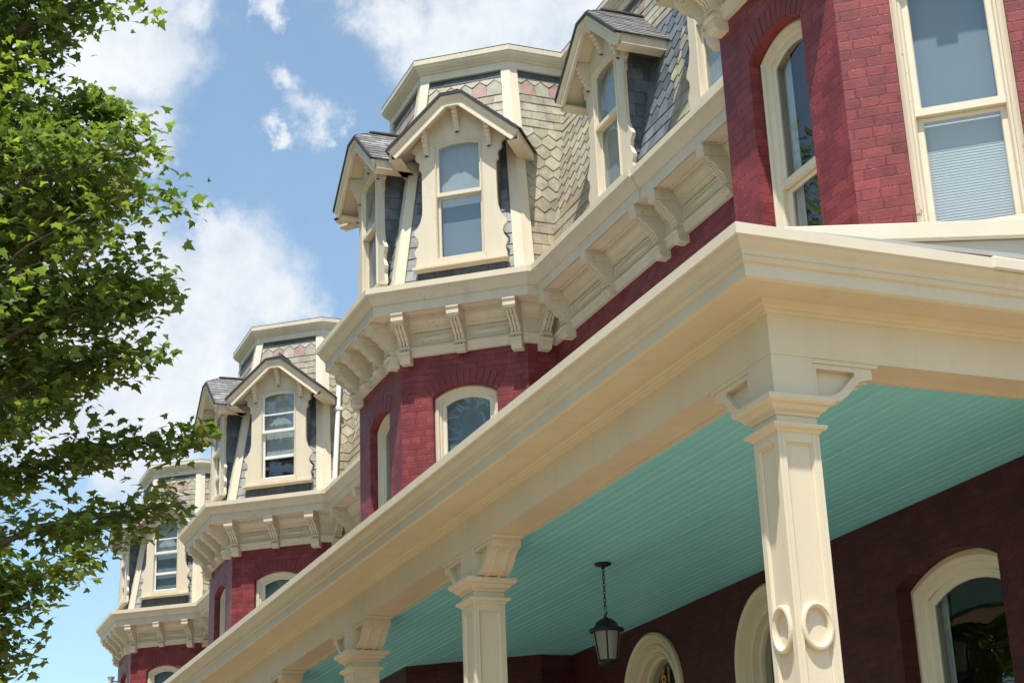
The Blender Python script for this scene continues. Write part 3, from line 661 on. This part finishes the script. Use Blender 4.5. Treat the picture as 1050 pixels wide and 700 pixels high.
# ledge and apron round the foot of the near bay
mb=MB(); e=Vector((math.cos(R(68.5)),math.sin(R(68.5)))); c0=Vector((-8.80,5.595))
c1=c0+e*(8.0-c0.y)/e.y
led=[(-12.1,8.0),(-12.1,5.595),tuple(c0),tuple(c1)]
Zl=lambda p:(p[0],p[1],p[2])
mb.sweep(led[1:],[(-.35,4.515),(0,4.50),(.005,4.495),(.005,4.39),(-.02,4.38),(-.05,4.385),(-.05,4.40),(-.35,4.40)],Zl)
mb.poly([(-12.1,8.0,4.49),(-12.1,5.75,4.49),(c0.x-.1,c0.y+.15,4.49),(c1.x-.2,8.0,4.49)])
lg=mb.build('bay_ledge','gutter',h0)
mb=MB(); mb.sweep(led[1:],[(-.06,4.385),(-.06,3.9),(-.12,3.9),(-.12,4.385)],Zl); mb.build('apron','apron',lg)

# ------------------------------------------------------------------ the porch
XC,YC,ROT=-7.835,4.656,R(.464); c_,s_=math.cos(ROT),math.sin(ROT)
porch=thing('porch',(XC,YC,-H),'cream timber porch with teal ceiling and square panelled columns along the brick house fronts','porch')
TP=lambda p:(XC+(p[0]-XC)*c_-(p[1]-YC)*s_,YC+(p[0]-XC)*s_+(p[1]-YC)*c_,p[2])
XL=-44.0; YE=7.99
RUNS=[[(XL,YC),(-27.404,YC)],[(-27.40,YC),(-18.204,YC)],[(-18.20,YC),(-10.704,YC)],[(-10.70,YC),(XC,YC),(XC,YE)]]
path=[(XL,YC),(XC,YC),(XC,YE)]       # walked left to right, outward on the right hand
I=lambda l:[(-e,z) for e,z in l]
ZP=lambda p:(p[0],p[1],p[2])
mb=MB(TP); mb.sweep(path,I([(.12,3.985),(.012,3.985),(.008,4.002),(.0,4.0),(.0,3.932),(.012,3.925),(.03,3.925),(.03,3.95),(.12,3.95)]),ZP); mb.build('gutter','gutter',porch)
mb=MB(TP); [mb.sweep(rn,I([(.10,3.95),(.018,3.948),(.016,3.925),(.022,3.905),(.036,3.885),(.052,3.868),(.058,3.848),(.058,3.838),(.068,3.833),(.066,3.815),(.074,3.800),(.086,3.793),(.087,3.79),(.12,3.79)]),ZP) for rn in RUNS]; mb.build('crown_moulding','porch',porch)
mb=MB(TP); [mb.sweep(rn,I([(.11,3.80),(.088,3.80),(.088,3.713),(.108,3.70),(.37,3.70),(.37,3.80)]),ZP) for rn in RUNS]; mb.build('fascia','porch',porch)
mb=MB(TP); [mb.sweep(rn,I([(.40,3.71),(.325,3.71),(.325,3.698),(.332,3.688),(.338,3.674),(.352,3.668),(.358,3.655),(.378,3.650),(.384,3.636),(.402,3.630),(.41,3.63)]),ZP) for rn in RUNS]; mb.build('bed_moulding','porch',porch)
ZB=3.381
mb=MB(TP); [mb.sweep(rn,I([(.401,3.72),(.401,ZB),(.65,ZB),(.652,ZB-.012),(.690,ZB-.012),(.696,ZB),(.696,3.72)]),ZP) for rn in RUNS]; mb.build('beam','porch',porch)
# ceiling of tongued boards, walked as thin strips
mb=MB(TP); y=YC+.68; k=0; nrm=.083
while y<8.55:
    y1=min(y+nrm,8.6); z=ZB+.028+rnd.uniform(-.0015,.0015); g=.006
    js=[XL]; q=XC-.68-rnd.uniform(.4,4.8); ends=[]
    while q>XL+2: ends.append(q); q-=rnd.choice((3.65,4.88,4.88))
    js=[XL]+ends[::-1]+[XC-.68]; us={x:rnd.uniform(-40,40) for x in js}
    for (ya,yb,za,zb) in ((y,y+g,z+.004,z),(y+g,y1-g*.6,z,z),(y1-g*.6,y1,z,z+.004)):
        for xa,xb in zip(js,js[1:]): mb.poly([(xa+.0015,ya,za),(xb-.0015,ya,za),(xb-.0015,yb,zb),(xa+.0015,yb,zb)],[(xa+us[xa],ya),(xb+us[xa],ya),(xb+us[xa],yb),(xa+us[xa],yb)])
    y=y1; k+=1
mb.build('ceiling','teal',porch,fix=False)
mb=MB(TP); mb.box((XL,YC+.69,ZB+.06),(XC-.5,8.6,ZB+.10)); mb.build('ceiling_joists','dark',porch)
mb=MB(TP); mb.mesh([(XL,YC+.01,3.99),(XC-.01,YC+.01,3.99),(XC-.01,8.0,4.10),(XL,8.6,4.14),(XL,YC+.01,3.97),(XC-.01,YC+.01,3.97),(XC-.01,8.0,4.06),(XL,8.6,4.1)],[(0,1,2,3),(7,6,5,4),(0,4,5,1),(1,5,6,2)]); mb.build('roof','metalroof',porch)
# gutter joint sleeve near the right edge of the side run
mb=MB(TP); mb.box((XC-.09,6.44,3.925),(XC+.012,YE-.01,4.012)); mb.build('gutter_sleeve','gutter',porch,bevel=.012)
mb=MB(TP); mb.box((XL,YC+.25,-.63),(XC-.25,8.05,-.55)); mb.build('floor','deck',porch)
mb=MB(TP); mb.box((XL,YC+.42,-H),(XC-.42,YC+.62,-.635)); mb.box((XC-.62,YC+.62,-H),(XC-.42,8.0,-.635)); mb.build('foundation','brickplain',porch)
def column(cx,cy,sides,bw=.14):
    h=.14; Zf=lambda p:(p[0],p[1],p[2])
    sq=lambda r:[(cx-r,cy-r),(cx-r,cy+r),(cx+r,cy+r),(cx+r,cy-r)]     # outward left -> offsets negative = outwards
    mb=MB(TP); mb.sweep([(cx-h+.02,cy-h+.02),(cx+h-.02,cy-h+.02),(cx+h-.02,cy+h-.02),(cx-h+.02,cy+h-.02)],[(0,-.55),(0,2.92),(-.05,2.92),(-.05,-.55)],Zf,closed=True)
    col=mb.build('column','porch',porch)
    # stiles and rails leave sunk panels on the four faces
    mb=MB(TP)
    fr=[((cx,cy-h),(1,0)),((cx+h,cy),(0,1)),((cx,cy+h),(-1,0)),((cx-h,cy),(0,-1))]
    for (ox,oy),ex in fr:
        F=frame_T((ox,oy,0),ex); k_=h if ex[0] else h-.0225
        for w0,w1 in ((-k_,-h+.05),(h-.05,k_)): mb.box((w0,-.3,0),(w1,2.91,.022),F)
        mb.box((-h+.05,2.845,0),(h-.05,2.91,.022),F); mb.box((-h+.05,.2,0),(h-.05,.4,.022),F); mb.box((-h+.05,-.3,0),(h-.05,-.2,.022),F)
        mb.sweep([(-h+.05,.4),(-h+.05,2.845),(h-.05,2.845),(h-.05,.4)],[(0,.004),(.012,.019),(.0,.022)],F,closed=True)
        # raised oval
        n=36; cz=1.80; vs=[]
        prof=[(1.0,.02),(1.0,-.014),(.93,-.022),(.86,-.014),(.79,-.006),(.76,.021)]
    mb.build('panel_frame','porch',col,bevel=.003)
    for (ox,oy),ex in fr[:2]+fr[3:]:
        F=frame_T((ox,oy,0),ex); mb=MB(TP); n=40; vs=[]; cz=1.775; rx,rz=.105,.138
        prof=[(0,.0215),(0,-.010),(.006,-.016),(.018,-.018),(.024,-.010),(.030,-.008),(.034,.0),(.034,.0215)]
        for i in range(n):
            t=2*math.pi*i/n
            for a,d in prof: vs.append(F(((rx-a)*math.cos(t),cz+(rz-a)*math.sin(t),d)))
        k=len(prof); mb.mesh(vs,[(i*k+q,((i+1)%n)*k+q,((i+1)%n)*k+(q+1)%k,i*k+(q+1)%k) for i in range(n) for q in range(k)])
        mb.build('oval_ring','porch',col,smooth=False)
    pth=[(cx-h,cy-h),(cx+h,cy-h),(cx+h,cy+h),(cx-h,cy+h)]
    mb=MB(TP); mb.sweep(pth,[(-.05,2.905),(.004,2.905),(.012,2.918),(.034,2.928),(.040,2.942),(.040,2.952),(.004,2.958),(-.004,2.958),(-.004,3.005),(.006,3.006),(.012,3.022),(.034,3.036),(.046,3.052),(.050,3.060),(.072,3.068),(.082,3.080),(.086,3.092),(.086,3.110),(-.05,3.114)],Zf,closed=True)
    mb.build('capital','porch',col)
    mb=MB(TP); mb.box((cx-h+.001,cy-h+.003,3.108),(cx+h-.001,cy+h-.001,ZB+.002)); mb.build('beam_block','porch',col)
    mb=MB(TP); mb.sweep(pth,[(-.05,-.55),(.05,-.55),(.05,-.33),(.03,-.30),(-.05,-.28)],Zf,closed=True); mb.build('plinth','porch',col)
    # scroll brackets under the beam
    for ex in sides:
        ex=Vector(ex); n=Vector((ex.y,-ex.x)); F=lambda p:(cx+ex.x*(h+p[0])+n.x*p[2],cy+ex.y*(h+p[0])+n.y*p[2],p[1])
        zt=ZB-.001; zb=3.114
        cur=[(a,zb+b) for a,b in ((0,.012),(.07,.004),(.135,.006),(.185,.02),(.23,.048),(.268,.085),(.298,.12),(.335,.15),(.385,.168),(.425,.173))]
        mb=MB(TP); w=.125
        mb.prism([(.0,zt)]+cur+[(.425,zt)],-w+.05,w-.05,F)
        mb.prism([(.0,zt+.001),(0.0,zt-.026),(.455,zt-.026),(.47,zt-.012),(.47,zt+.001)],-w-.010,w+.010,F)
        # face fillet following the scroll on both cheeks, and two reeds beneath
        out=[(.0,zt-.027),(.14,zt-.027),(.28,zt-.027),(.425,zt-.027)]+cur[::-1]
        inn=[(.034,zt-.058),(.12,zt-.058),(.21,zt-.058),(.30,zt-.058)]+[(max(.034,min(.30,a-.034)),min(zt-.058,max(zb+.042,b+.034))) for a,b in cur[::-1]]
        for d0,d1 in ((-w,-w+.052),(w-.052,w)):
            N_=len(out); lay=[F((a,b,d)) for d in (d0,d1) for q in (out,inn) for a,b in q]
            df=d0 if d0<0 else d1; off=0 if d0<0 else 2*N_
            mb.mesh(lay,[(k,(k+1)%N_,N_+(k+1)%N_,N_+k) for k in range(N_)]+[(2*N_+k,2*N_+(k+1)%N_,3*N_+(k+1)%N_,3*N_+k) for k in range(N_)]
                +[(k,(k+1)%N_,2*N_+(k+1)%N_,2*N_+k) for k in range(N_)]+[(N_+k,N_+(k+1)%N_,3*N_+(k+1)%N_,3*N_+k) for k in range(N_)])
        for d in (-.055,.055): mb.sweep(cur,[(.0,d-.012),(.008,d-.008),(.008,d+.008),(.0,d+.012)],F)
        mb.build('scroll_bracket','porch',col)
cols=[-8.38,-13.29,-16.65,-19.84,-24.8,-28.1,-31.3,-36.2,-39.5,-42.7]
for i,x in enumerate(cols): column(x,5.198,[(-1,0),(0,1)] if i==0 else [(-1,0),(1,0)])
column(-8.38,7.78,[(0,-1)])

# ------------------------------------------------------------------ lantern
LX,LY,LZ=-13.602,6.422,3.405
lan=thing('hanging_lantern',(LX,LY,LZ),'black lantern with frosted panes hanging on a chain from the teal porch ceiling','lantern')
mb=MB(); mb.lathe([(0,0),(.075,0),(.076,-.012),(.05,-.024),(.02,-.03),(.012,-.05),(0,-.05)],(LX,LY,LZ)); mb.build('ceiling_plate','iron',lan,smooth=True)
mb=MB(); nl=11
for i in range(nl):
    zc=LZ-.055-i*.034; pts=[]
    for q in range(13):
        t=2*math.pi*q/12; a=.011*math.cos(t); b=.022*math.sin(t)
        pts.append((LX+(a if i%2 else 0),LY+(0 if i%2 else a),zc+b))
    mb.tube(pts,.0036,5)
mb.tube([(LX+.02*math.cos(2*math.pi*q/14),LY+.02*math.sin(2*math.pi*q/14)*.6,LZ-.455+.026*math.sin(2*math.pi*q/14)) for q in range(15)],.005,6)
mb.build('chain','iron',lan,smooth=True)
z0=LZ-.485
mb=MB(); mb.lathe([(0,.012),(.018,.01),(.02,0),(.055,-.012),(.09,-.04),(.105,-.07),(.112,-.085),(.150,-.098),(.158,-.108),(.154,-.120),(.135,-.126),(.12,-.128),(.0,-.128)],(LX,LY,z0),24); mb.build('lantern_cap','iron',lan,smooth=True)
mb=MB(); mb.lathe([(.120,-.128),(.115,-.17),(.103,-.25),(.088,-.34),(.080,-.375)],(LX,LY,z0),24); mb.build('glass_shade','frost',lan,smooth=True)
mb=MB()
for q in range(6):
    t=2*math.pi*q/6-.437
    mb.tube([(LX+r*math.cos(t),LY+r*math.sin(t),z0+z) for r,z in ((.123,-.126),(.118,-.17),(.106,-.25),(.091,-.34),(.083,-.375))],.007,5)
mb.lathe([(.078,-.368),(.088,-.372),(.09,-.39),(.08,-.402),(.05,-.415),(.03,-.425),(0,-.43)],(LX,LY,z0),20); mb.build('cage','iron',lan)

# ------------------------------------------------------------------ tree
def limb(p0,p1,bend,n=8):
    p0=Vector(p0);p1=Vector(p1); pts=[]
    for i in range(n+1):
        t=i/n; p=p0.lerp(p1,t)+Vector(bend)*math.sin(math.pi*t)
        p+=Vector(noise.noise_vector(p*1.7))*.10*math.sin(math.pi*t); pts.append(p)
    return pts
LEAF=[(0,0),(.16,.06),(.42,-.02),(.36,.17),(.50,.42),(.27,.40),(.20,.55),(.13,.72),(0,1.0)]
def add_leaf(mb,p,size,rng,colors,droop=.5):
    yaw=rng.uniform(0,2*math.pi); d=Vector((math.cos(yaw),math.sin(yaw),rng.uniform(-.95,.35)*droop*1.6)).normalized()
    side=d.cross(Vector((rng.uniform(-1.1,1.1),rng.uniform(-1.1,1.1),1))).normalized(); up=side.cross(d)
    if up.z<0: up=-up
    c=rng.choice(colors); k=rng.uniform(.75,1.25); c=(c[0]*k,c[1]*k,c[2]*k); f=rng.uniform(.1,.45)
    for s in (-1,1):
        pts=[p+d*(y*size)+side*(s*x*size)+up*(-abs(x)*f*size-.18*y*y*size) for x,y in LEAF]
        mb.poly(pts if s>0 else pts[::-1],None,c)
GREENS=[(.19,.25,.065),(.225,.285,.08),(.16,.225,.06),(.19,.255,.07),(.13,.19,.06),(.225,.27,.07),(.11,.165,.06),(.18,.245,.085),(.245,.275,.08)]
def make_tree(label,bx,by,env,zlo,zhi,limbs,sprays,ncl,nleaf,size,seed,name='street_tree',thin=False):
    rng=random.Random(seed)
    root=thing(name,(bx,by,-H),label,'tree')
    mt=MB(); top=zhi-.8
    tr=[Vector((bx+.10*math.sin(z*.6),by+.08*math.cos(z*.8)-.08,z)) for z in [-H+(top+H)*i/10 for i in range(11)]]
    mt.tube(tr,[.26-.022*i for i in range(11)],10)
    def at(z):
        f=max(0,min(9.999,(z+H)/(top+H)*10)); i=int(f); return tr[i].lerp(tr[i+1],f-i)
    lf=MB(); clusters=[]
    for (tx,ty,tz,zs) in limbs:
        pts=limb(at(zs),(tx,ty,tz),(0,0,.25)); mt.tube(pts,[.075-.0075*i for i in range(9)],6)
        for i in range(3,9):
            for _ in range(2):
                e=pts[i]+Vector((rng.uniform(-.4,.4),rng.uniform(-.4,.4),rng.uniform(-.2,.35)))
                mt.tube([pts[i],pts[i].lerp(e,.5)+Vector((0,0,.05)),e],[.015,.010,.004],4); clusters.append((e,.20))
            clusters.append((pts[i],.18))
    for (tx,ty,tz,zs,n,droop) in sprays:
        pts=limb(at(zs),(tx,ty,tz),(0,0,.18),12); mt.tube(pts,[.045-.0032*i for i in range(13)],5)
        for i in range(5,13):
            clusters.append((pts[i],.13)); 
            for _ in range(n):
                e=pts[i]+Vector((rng.uniform(-.30,.30),rng.uniform(-.30,.30),rng.uniform(-droop,.12))); mt.tube([pts[i],e],[.007,.003],4); clusters.append((e,.12))
    for _ in range(ncl):
        z=rng.uniform(zlo,zhi); t=rng.uniform(0,2*math.pi); r=env(z,t)*math.sqrt(rng.uniform(.10,1))
        p=Vector((bx+r*math.cos(t),by+r*math.sin(t),z))
        if noise.noise(p*1.15+Vector((seed,0,0)))<-.30 or (thin and z<4.7 and rng.random()<.45) or (thin and (math.cos(t)*.81-math.sin(t)*.59)>.35 and r>.5 and rng.random()<.8): continue
        b=at(max(zlo-.5,z-r*.45)); q=p.lerp(b,rng.uniform(.35,.6)); 
        mt.tube([q,q.lerp(p,.5)+Vector((0,0,.06)),p],[.016,.010,.004],4); clusters.append((p,.24))
    for p,rad in clusters:
        cs=rng.choice(GREENS); n=int(nleaf*rad/.22)
        for _ in range(n):
            v=Vector((max(-1.6,min(1.6,rng.gauss(0,1))),max(-1.6,min(1.6,rng.gauss(0,1))),max(-1.5,min(1.5,rng.gauss(0,.75)))))*rad*.8
            add_leaf(lf,p+v,size*rng.uniform(.5,1.35),rng,[cs,cs,rng.choice(GREENS)])
    mt.build('trunk','bark',root,smooth=True); lf.build('crown','leaf',root,fix=False)
    return root
RT=[(2.2,.9),(2.5,1.15),(2.79,1.3),(3.05,1.5),(3.3,1.25),(3.7,1.2),(3.95,1.35),(4.2,1.6),(4.4,1.75),(4.6,2.1),(4.9,2.2),(5.2,2.45),(5.6,2.4),(6.0,2.5),(6.3,2.5),(6.6,2.1),(6.9,1.75),(7.1,1.45),(7.4,1.2),(7.7,1.4),(8.0,1.55),(8.6,1.8),(9.5,1.5),(10.4,.8)]
def env1(z,t):
    for (a,ra),(b,rb) in zip(RT,RT[1:]):
        if a<=z<=b: r=ra+(rb-ra)*(z-a)/(b-a); break
    else: r=.8
    return (r-.66)*(1+.10*noise.noise(Vector((math.cos(t)*1.6,math.sin(t)*1.6,z*1.1)))) 
tx,ty=-13.4,.35
maple=make_tree('green maple street tree in front of the far houses, branches reaching across the left edge',tx,ty,env1,2.2,9.3,
  [(-13.35,1.70,8.05,6.6),(-13.3,2.02,6.25,5.0),(-13.5,2.08,5.4,4.2),(-12.3,2.0,6.2,5.0),(-14.6,1.8,6.4,5.1),(-14.7,-.6,6.2,4.5),(-14.3,1.9,4.9,3.6)],
  [(-13.34,2.52,4.17,3.2,2,.14),(-13.4,2.47,3.62,2.6,2,.18),(-13.0,1.70,3.02,1.9,2,.2),(-13.4,1.30,2.52,1.4,2,.12),(-13.1,2.38,5.33,4.3,2,.1),(-13.2,1.9,7.0,6.0,2,.12),(-12.9,2.1,4.75,3.6,2,.25)],
  500,64,.090,3,thin=True)
for (x,y,sc_,r,lab) in ((-22,.1,1.3,.9,'maple street tree just past the nearest one, mostly beyond the left edge'),(-33,.2,1.5,2.2,'tall maple street tree farther down the kerb towards the farthest house')):
    c=maple.copy(); COL.objects.link(c); c.location=(x,y,0); c.rotation_euler=(0,0,r); c.scale=(sc_,sc_,sc_); c['label']=lab
    for ch in maple.children: k=ch.copy(); COL.objects.link(k); k.parent=c
def env2(z,t): f=(z-3)/16; return 5.2*math.sqrt(max(.02,math.sin(math.pi*min(1,f*.85+.12))))*(1+.16*noise.noise(Vector((math.cos(t),math.sin(t),z*.4))))
ref=make_tree('broad green tree across the street, facing the first house with the middle bay',-20,-14,env2,3,19,[(-22,-11,9,4),(-18,-15.5,11,5),(-20,-17,12,6)],[],420,26,.42,11,name='tall_tree')
for (x,y,sc_,r,lab) in ((-30,-15,1.05,1.2,'broad green tree across the street facing the second house'),(-41,-14.5,.95,2.6,'broad green tree across the street facing the farthest house'),(-13.5,-16.5,.78,4.0,'broad green tree across the street opposite the porch corner')):
    c=ref.copy(); COL.objects.link(c); c.location=(x,y,0); c.rotation_euler=(0,0,r); c.scale=(sc_,sc_,sc_); c['label']=lab
    for ch in ref.children: k=ch.copy(); COL.objects.link(k); k.parent=c

# ------------------------------------------------------------------ the ground
def struct(name,mat,x0,y0,x1,y1,z0,z1):
    mb=MB(); mb.box((x0,y0,z0-H),(x1,y1,z1-H)); o=mb.build(name,mat,None,kind='structure'); return o
def sheet(name,mat,x0,y0,x1,y1,z):
    mb=MB(); mb.poly([(x0,y0,z-H),(x1,y0,z-H),(x1,y1,z-H),(x0,y1,z-H)]); return mb.build(name,mat,None,fix=False,kind='structure')
sheet('ground','ground',-600,-600,600,600,-.13)
sheet('road','asphalt',-300,-8.5,300,-2.4,-.12)
struct('kerb','kerb',-300,-2.4,300,-2.25,-.13,0)
struct('pavement','paving',-300,-2.25,300,5.05,-.13,-.004)
sheet('side_yard','paving',-7.4,5.05,14,20,-.10)

# ------------------------------------------------------------------ sky, sun
SUN_EL,SUN_AZ=R(67),R(126.1)          # azimuth from +Y towards +X
w=bpy.data.worlds.new('World'); sc.world=w; w.use_nodes=True; N=w.node_tree.nodes; L=w.node_tree.links; N.clear()
out=nd(N,'ShaderNodeOutputWorld'); bg=nd(N,'ShaderNodeBackground',Strength=.145)
sky=nd(N,'ShaderNodeTexSky'); sky.sky_type='NISHITA'; sky.sun_disc=False; sky.sun_elevation=SUN_EL; sky.sun_rotation=SUN_AZ
sky.air_density=1.0; sky.dust_density=.7; sky.ozone_density=2.0
tc=nd(N,'ShaderNodeTexCoord')
# camera axes, to aim the cloud banks at the parts of the sky where they stood
yw,pt,rl=R(-67.434),R(19.983),R(-2.307)
fw=Vector((math.sin(yw)*math.cos(pt),math.cos(yw)*math.cos(pt),math.sin(pt))); r0=Vector((math.cos(yw),-math.sin(yw),0)); u0=r0.cross(fw)
rt=r0*math.cos(rl)+u0*math.sin(rl); up=-r0*math.sin(rl)+u0*math.cos(rl)
FPX,CX,CY=1767.233,526.942,357.366
def dirv(x,y): return (fw+rt*((x-CX)/FPX)-up*((y-CY)/FPX)).normalized()
nz=nd(N,'ShaderNodeTexNoise',Scale=9.0,Detail=9.0,Roughness=.62); L.new(tc.outputs['Generated'],nz.inputs['Vector'])
nzb=nd(N,'ShaderNodeTexNoise',Scale=22.0,Detail=8.0,Roughness=.65); L.new(tc.outputs['Generated'],nzb.inputs['Vector'])
wob=nd(N,'ShaderNodeVectorMath',_operation='MULTIPLY_ADD'); wob.inputs[1].default_value=(.07,.07,.07); L.new(nzb.outputs['Color'],wob.inputs[0])
sub=nd(N,'ShaderNodeVectorMath',_operation='SUBTRACT'); sub.inputs[1].default_value=(.035,.035,.035); L.new(tc.outputs['Generated'],sub.inputs[0]); L.new(sub.outputs[0],wob.inputs[2])
blobs=[(120,40,95),(60,120,120),(130,130,75),(150,60,80),(185,15,45),(0,60,150),(150,175,42),
 (245,290,82),(205,330,110),(150,400,110),(285,300,50),(225,245,40),(120,300,110),(60,420,120),(200,400,70),
 (318,118,34),(300,90,22),(282,140,18),(335,128,22),(280,14,22),
 (450,40,80),(520,20,110),(600,30,120),(400,10,60),(480,85,50),(560,80,70),(640,60,80),
 (130,490,60)]
acc=None
for x,y,r in blobs:
    d=nd(N,'ShaderNodeVectorMath',_operation='DISTANCE'); d.inputs[1].default_value=dirv(x,y); L.new(wob.outputs[0],d.inputs[0])
    ma=nd(N,'ShaderNodeMath',_operation='MULTIPLY_ADD'); ma.inputs[1].default_value=-FPX/r; ma.inputs[2].default_value=1; L.new(d.outputs['Value'],ma.inputs[0])
    if acc is None: acc=ma.outputs[0]
    else:
        mx=nd(N,'ShaderNodeMath',_operation='SMOOTH_MAX'); mx.inputs[2].default_value=.15; L.new(acc,mx.inputs[0]); L.new(ma.outputs[0],mx.inputs[1]); acc=mx.outputs[0]
far=nd(N,'ShaderNodeTexNoise',Scale=2.6,Detail=7.0,Roughness=.6); L.new(tc.outputs['Generated'],far.inputs['Vector'])   # clouds over the rest of the sky
fm=nd(N,'ShaderNodeMapRange'); fm.inputs['From Min'].default_value=.50; fm.inputs['From Max'].default_value=.75; fm.inputs['To Min'].default_value=-.6; fm.inputs['To Max'].default_value=.12; L.new(far.outputs['Fac'],fm.inputs['Value'])
dd=nd(N,'ShaderNodeVectorMath',_operation='DOT_PRODUCT'); dd.inputs[1].default_value=fw; L.new(tc.outputs['Generated'],dd.inputs[0])
fo=nd(N,'ShaderNodeMapRange'); fo.inputs['From Min'].default_value=.93; fo.inputs['From Max'].default_value=.85; fo.inputs['To Min'].default_value=-1.5; fo.inputs['To Max'].default_value=0; L.new(dd.outputs['Value'],fo.inputs['Value'])
fa=nd(N,'ShaderNodeMath',_operation='ADD'); L.new(fm.outputs[0],fa.inputs[0]); L.new(fo.outputs[0],fa.inputs[1])
mx=nd(N,'ShaderNodeMath',_operation='MAXIMUM'); L.new(acc,mx.inputs[0]); L.new(fa.outputs[0],mx.inputs[1]); acc=mx.outputs[0]
ad=nd(N,'ShaderNodeMath',_operation='MULTIPLY_ADD'); ad.inputs[1].default_value=2.2; L.new(nz.outputs['Fac'],ad.inputs[0]); L.new(acc,ad.inputs[2])
dn=nd(N,'ShaderNodeMapRange'); dn.interpolation_type='SMOOTHSTEP'; dn.inputs['From Min'].default_value=.98; dn.inputs['From Max'].default_value=1.86; L.new(ad.outputs[0],dn.inputs['Value'])
cl=nd(N,'ShaderNodeValToRGB'); cl.color_ramp.elements[0].position=.32; cl.color_ramp.elements[1].position=.62
CB=1.0
cl.color_ramp.elements[0].color=(.62*CB,.69*CB,.77*CB,1); cl.color_ramp.elements[1].color=(.82*CB,.85*CB,.88*CB,1); L.new(nzb.outputs['Fac'],cl.inputs['Fac'])
cs=nd(N,'ShaderNodeVectorMath',_operation='SCALE'); cs.inputs['Scale'].default_value=5.6; L.new(cl.outputs[0],cs.inputs[0])
hs=nd(N,'ShaderNodeMixRGB',_blend_type='MULTIPLY',Fac=1.0); hs.inputs['Color2'].default_value=(.98,1.08,1.0,1); L.new(sky.outputs[0],hs.inputs['Color1'])
mix=nd(N,'ShaderNodeMixRGB'); veil=nd(N,'ShaderNodeMapRange'); veil.inputs['To Min'].default_value=.10; L.new(dn.outputs[0],veil.inputs['Value']); L.new(veil.outputs[0],mix.inputs['Fac']); L.new(hs.outputs[0],mix.inputs['Color1']); L.new(cs.outputs[0],mix.inputs['Color2'])
L.new(mix.outputs[0],bg.inputs['Color']); L.new(bg.outputs[0],out.inputs['Surface'])
sl=bpy.data.lights.new('sun','SUN'); sl.energy=4.5; sl.angle=R(.53); sl.color=(1,.95,.86)
so=bpy.data.objects.new('sun',sl); COL.objects.link(so)
sd=Vector((math.cos(SUN_EL)*math.sin(SUN_AZ),math.cos(SUN_EL)*math.cos(SUN_AZ),math.sin(SUN_EL)))
so.rotation_euler=sd.to_track_quat('Z','Y').to_euler(); so.location=(0,-10,30)

# ------------------------------------------------------------------ camera and render
cd=bpy.data.cameras.new('camera'); cam=bpy.data.objects.new('camera',cd); COL.objects.link(cam); sc.camera=cam
cd.sensor_width=36; cd.lens=FPX/1050*36; cd.clip_end=3000; cd.clip_start=.05
cd.shift_x=-(CX-525)/1050; cd.shift_y=(CY-350)/1050
cam.matrix_world=Matrix(((rt.x,up.x,-fw.x,0),(rt.y,up.y,-fw.y,0),(rt.z,up.z,-fw.z,H),(0,0,0,1)))
sc.render.engine='CYCLES'; sc.render.resolution_x=1024; sc.render.resolution_y=682
sc.cycles.max_bounces=8; sc.cycles.diffuse_bounces=4; sc.cycles.transparent_max_bounces=12
vs=sc.view_settings; vs.view_transform='Standard'; vs.look='None'; vs.exposure=.5; vs.gamma=1
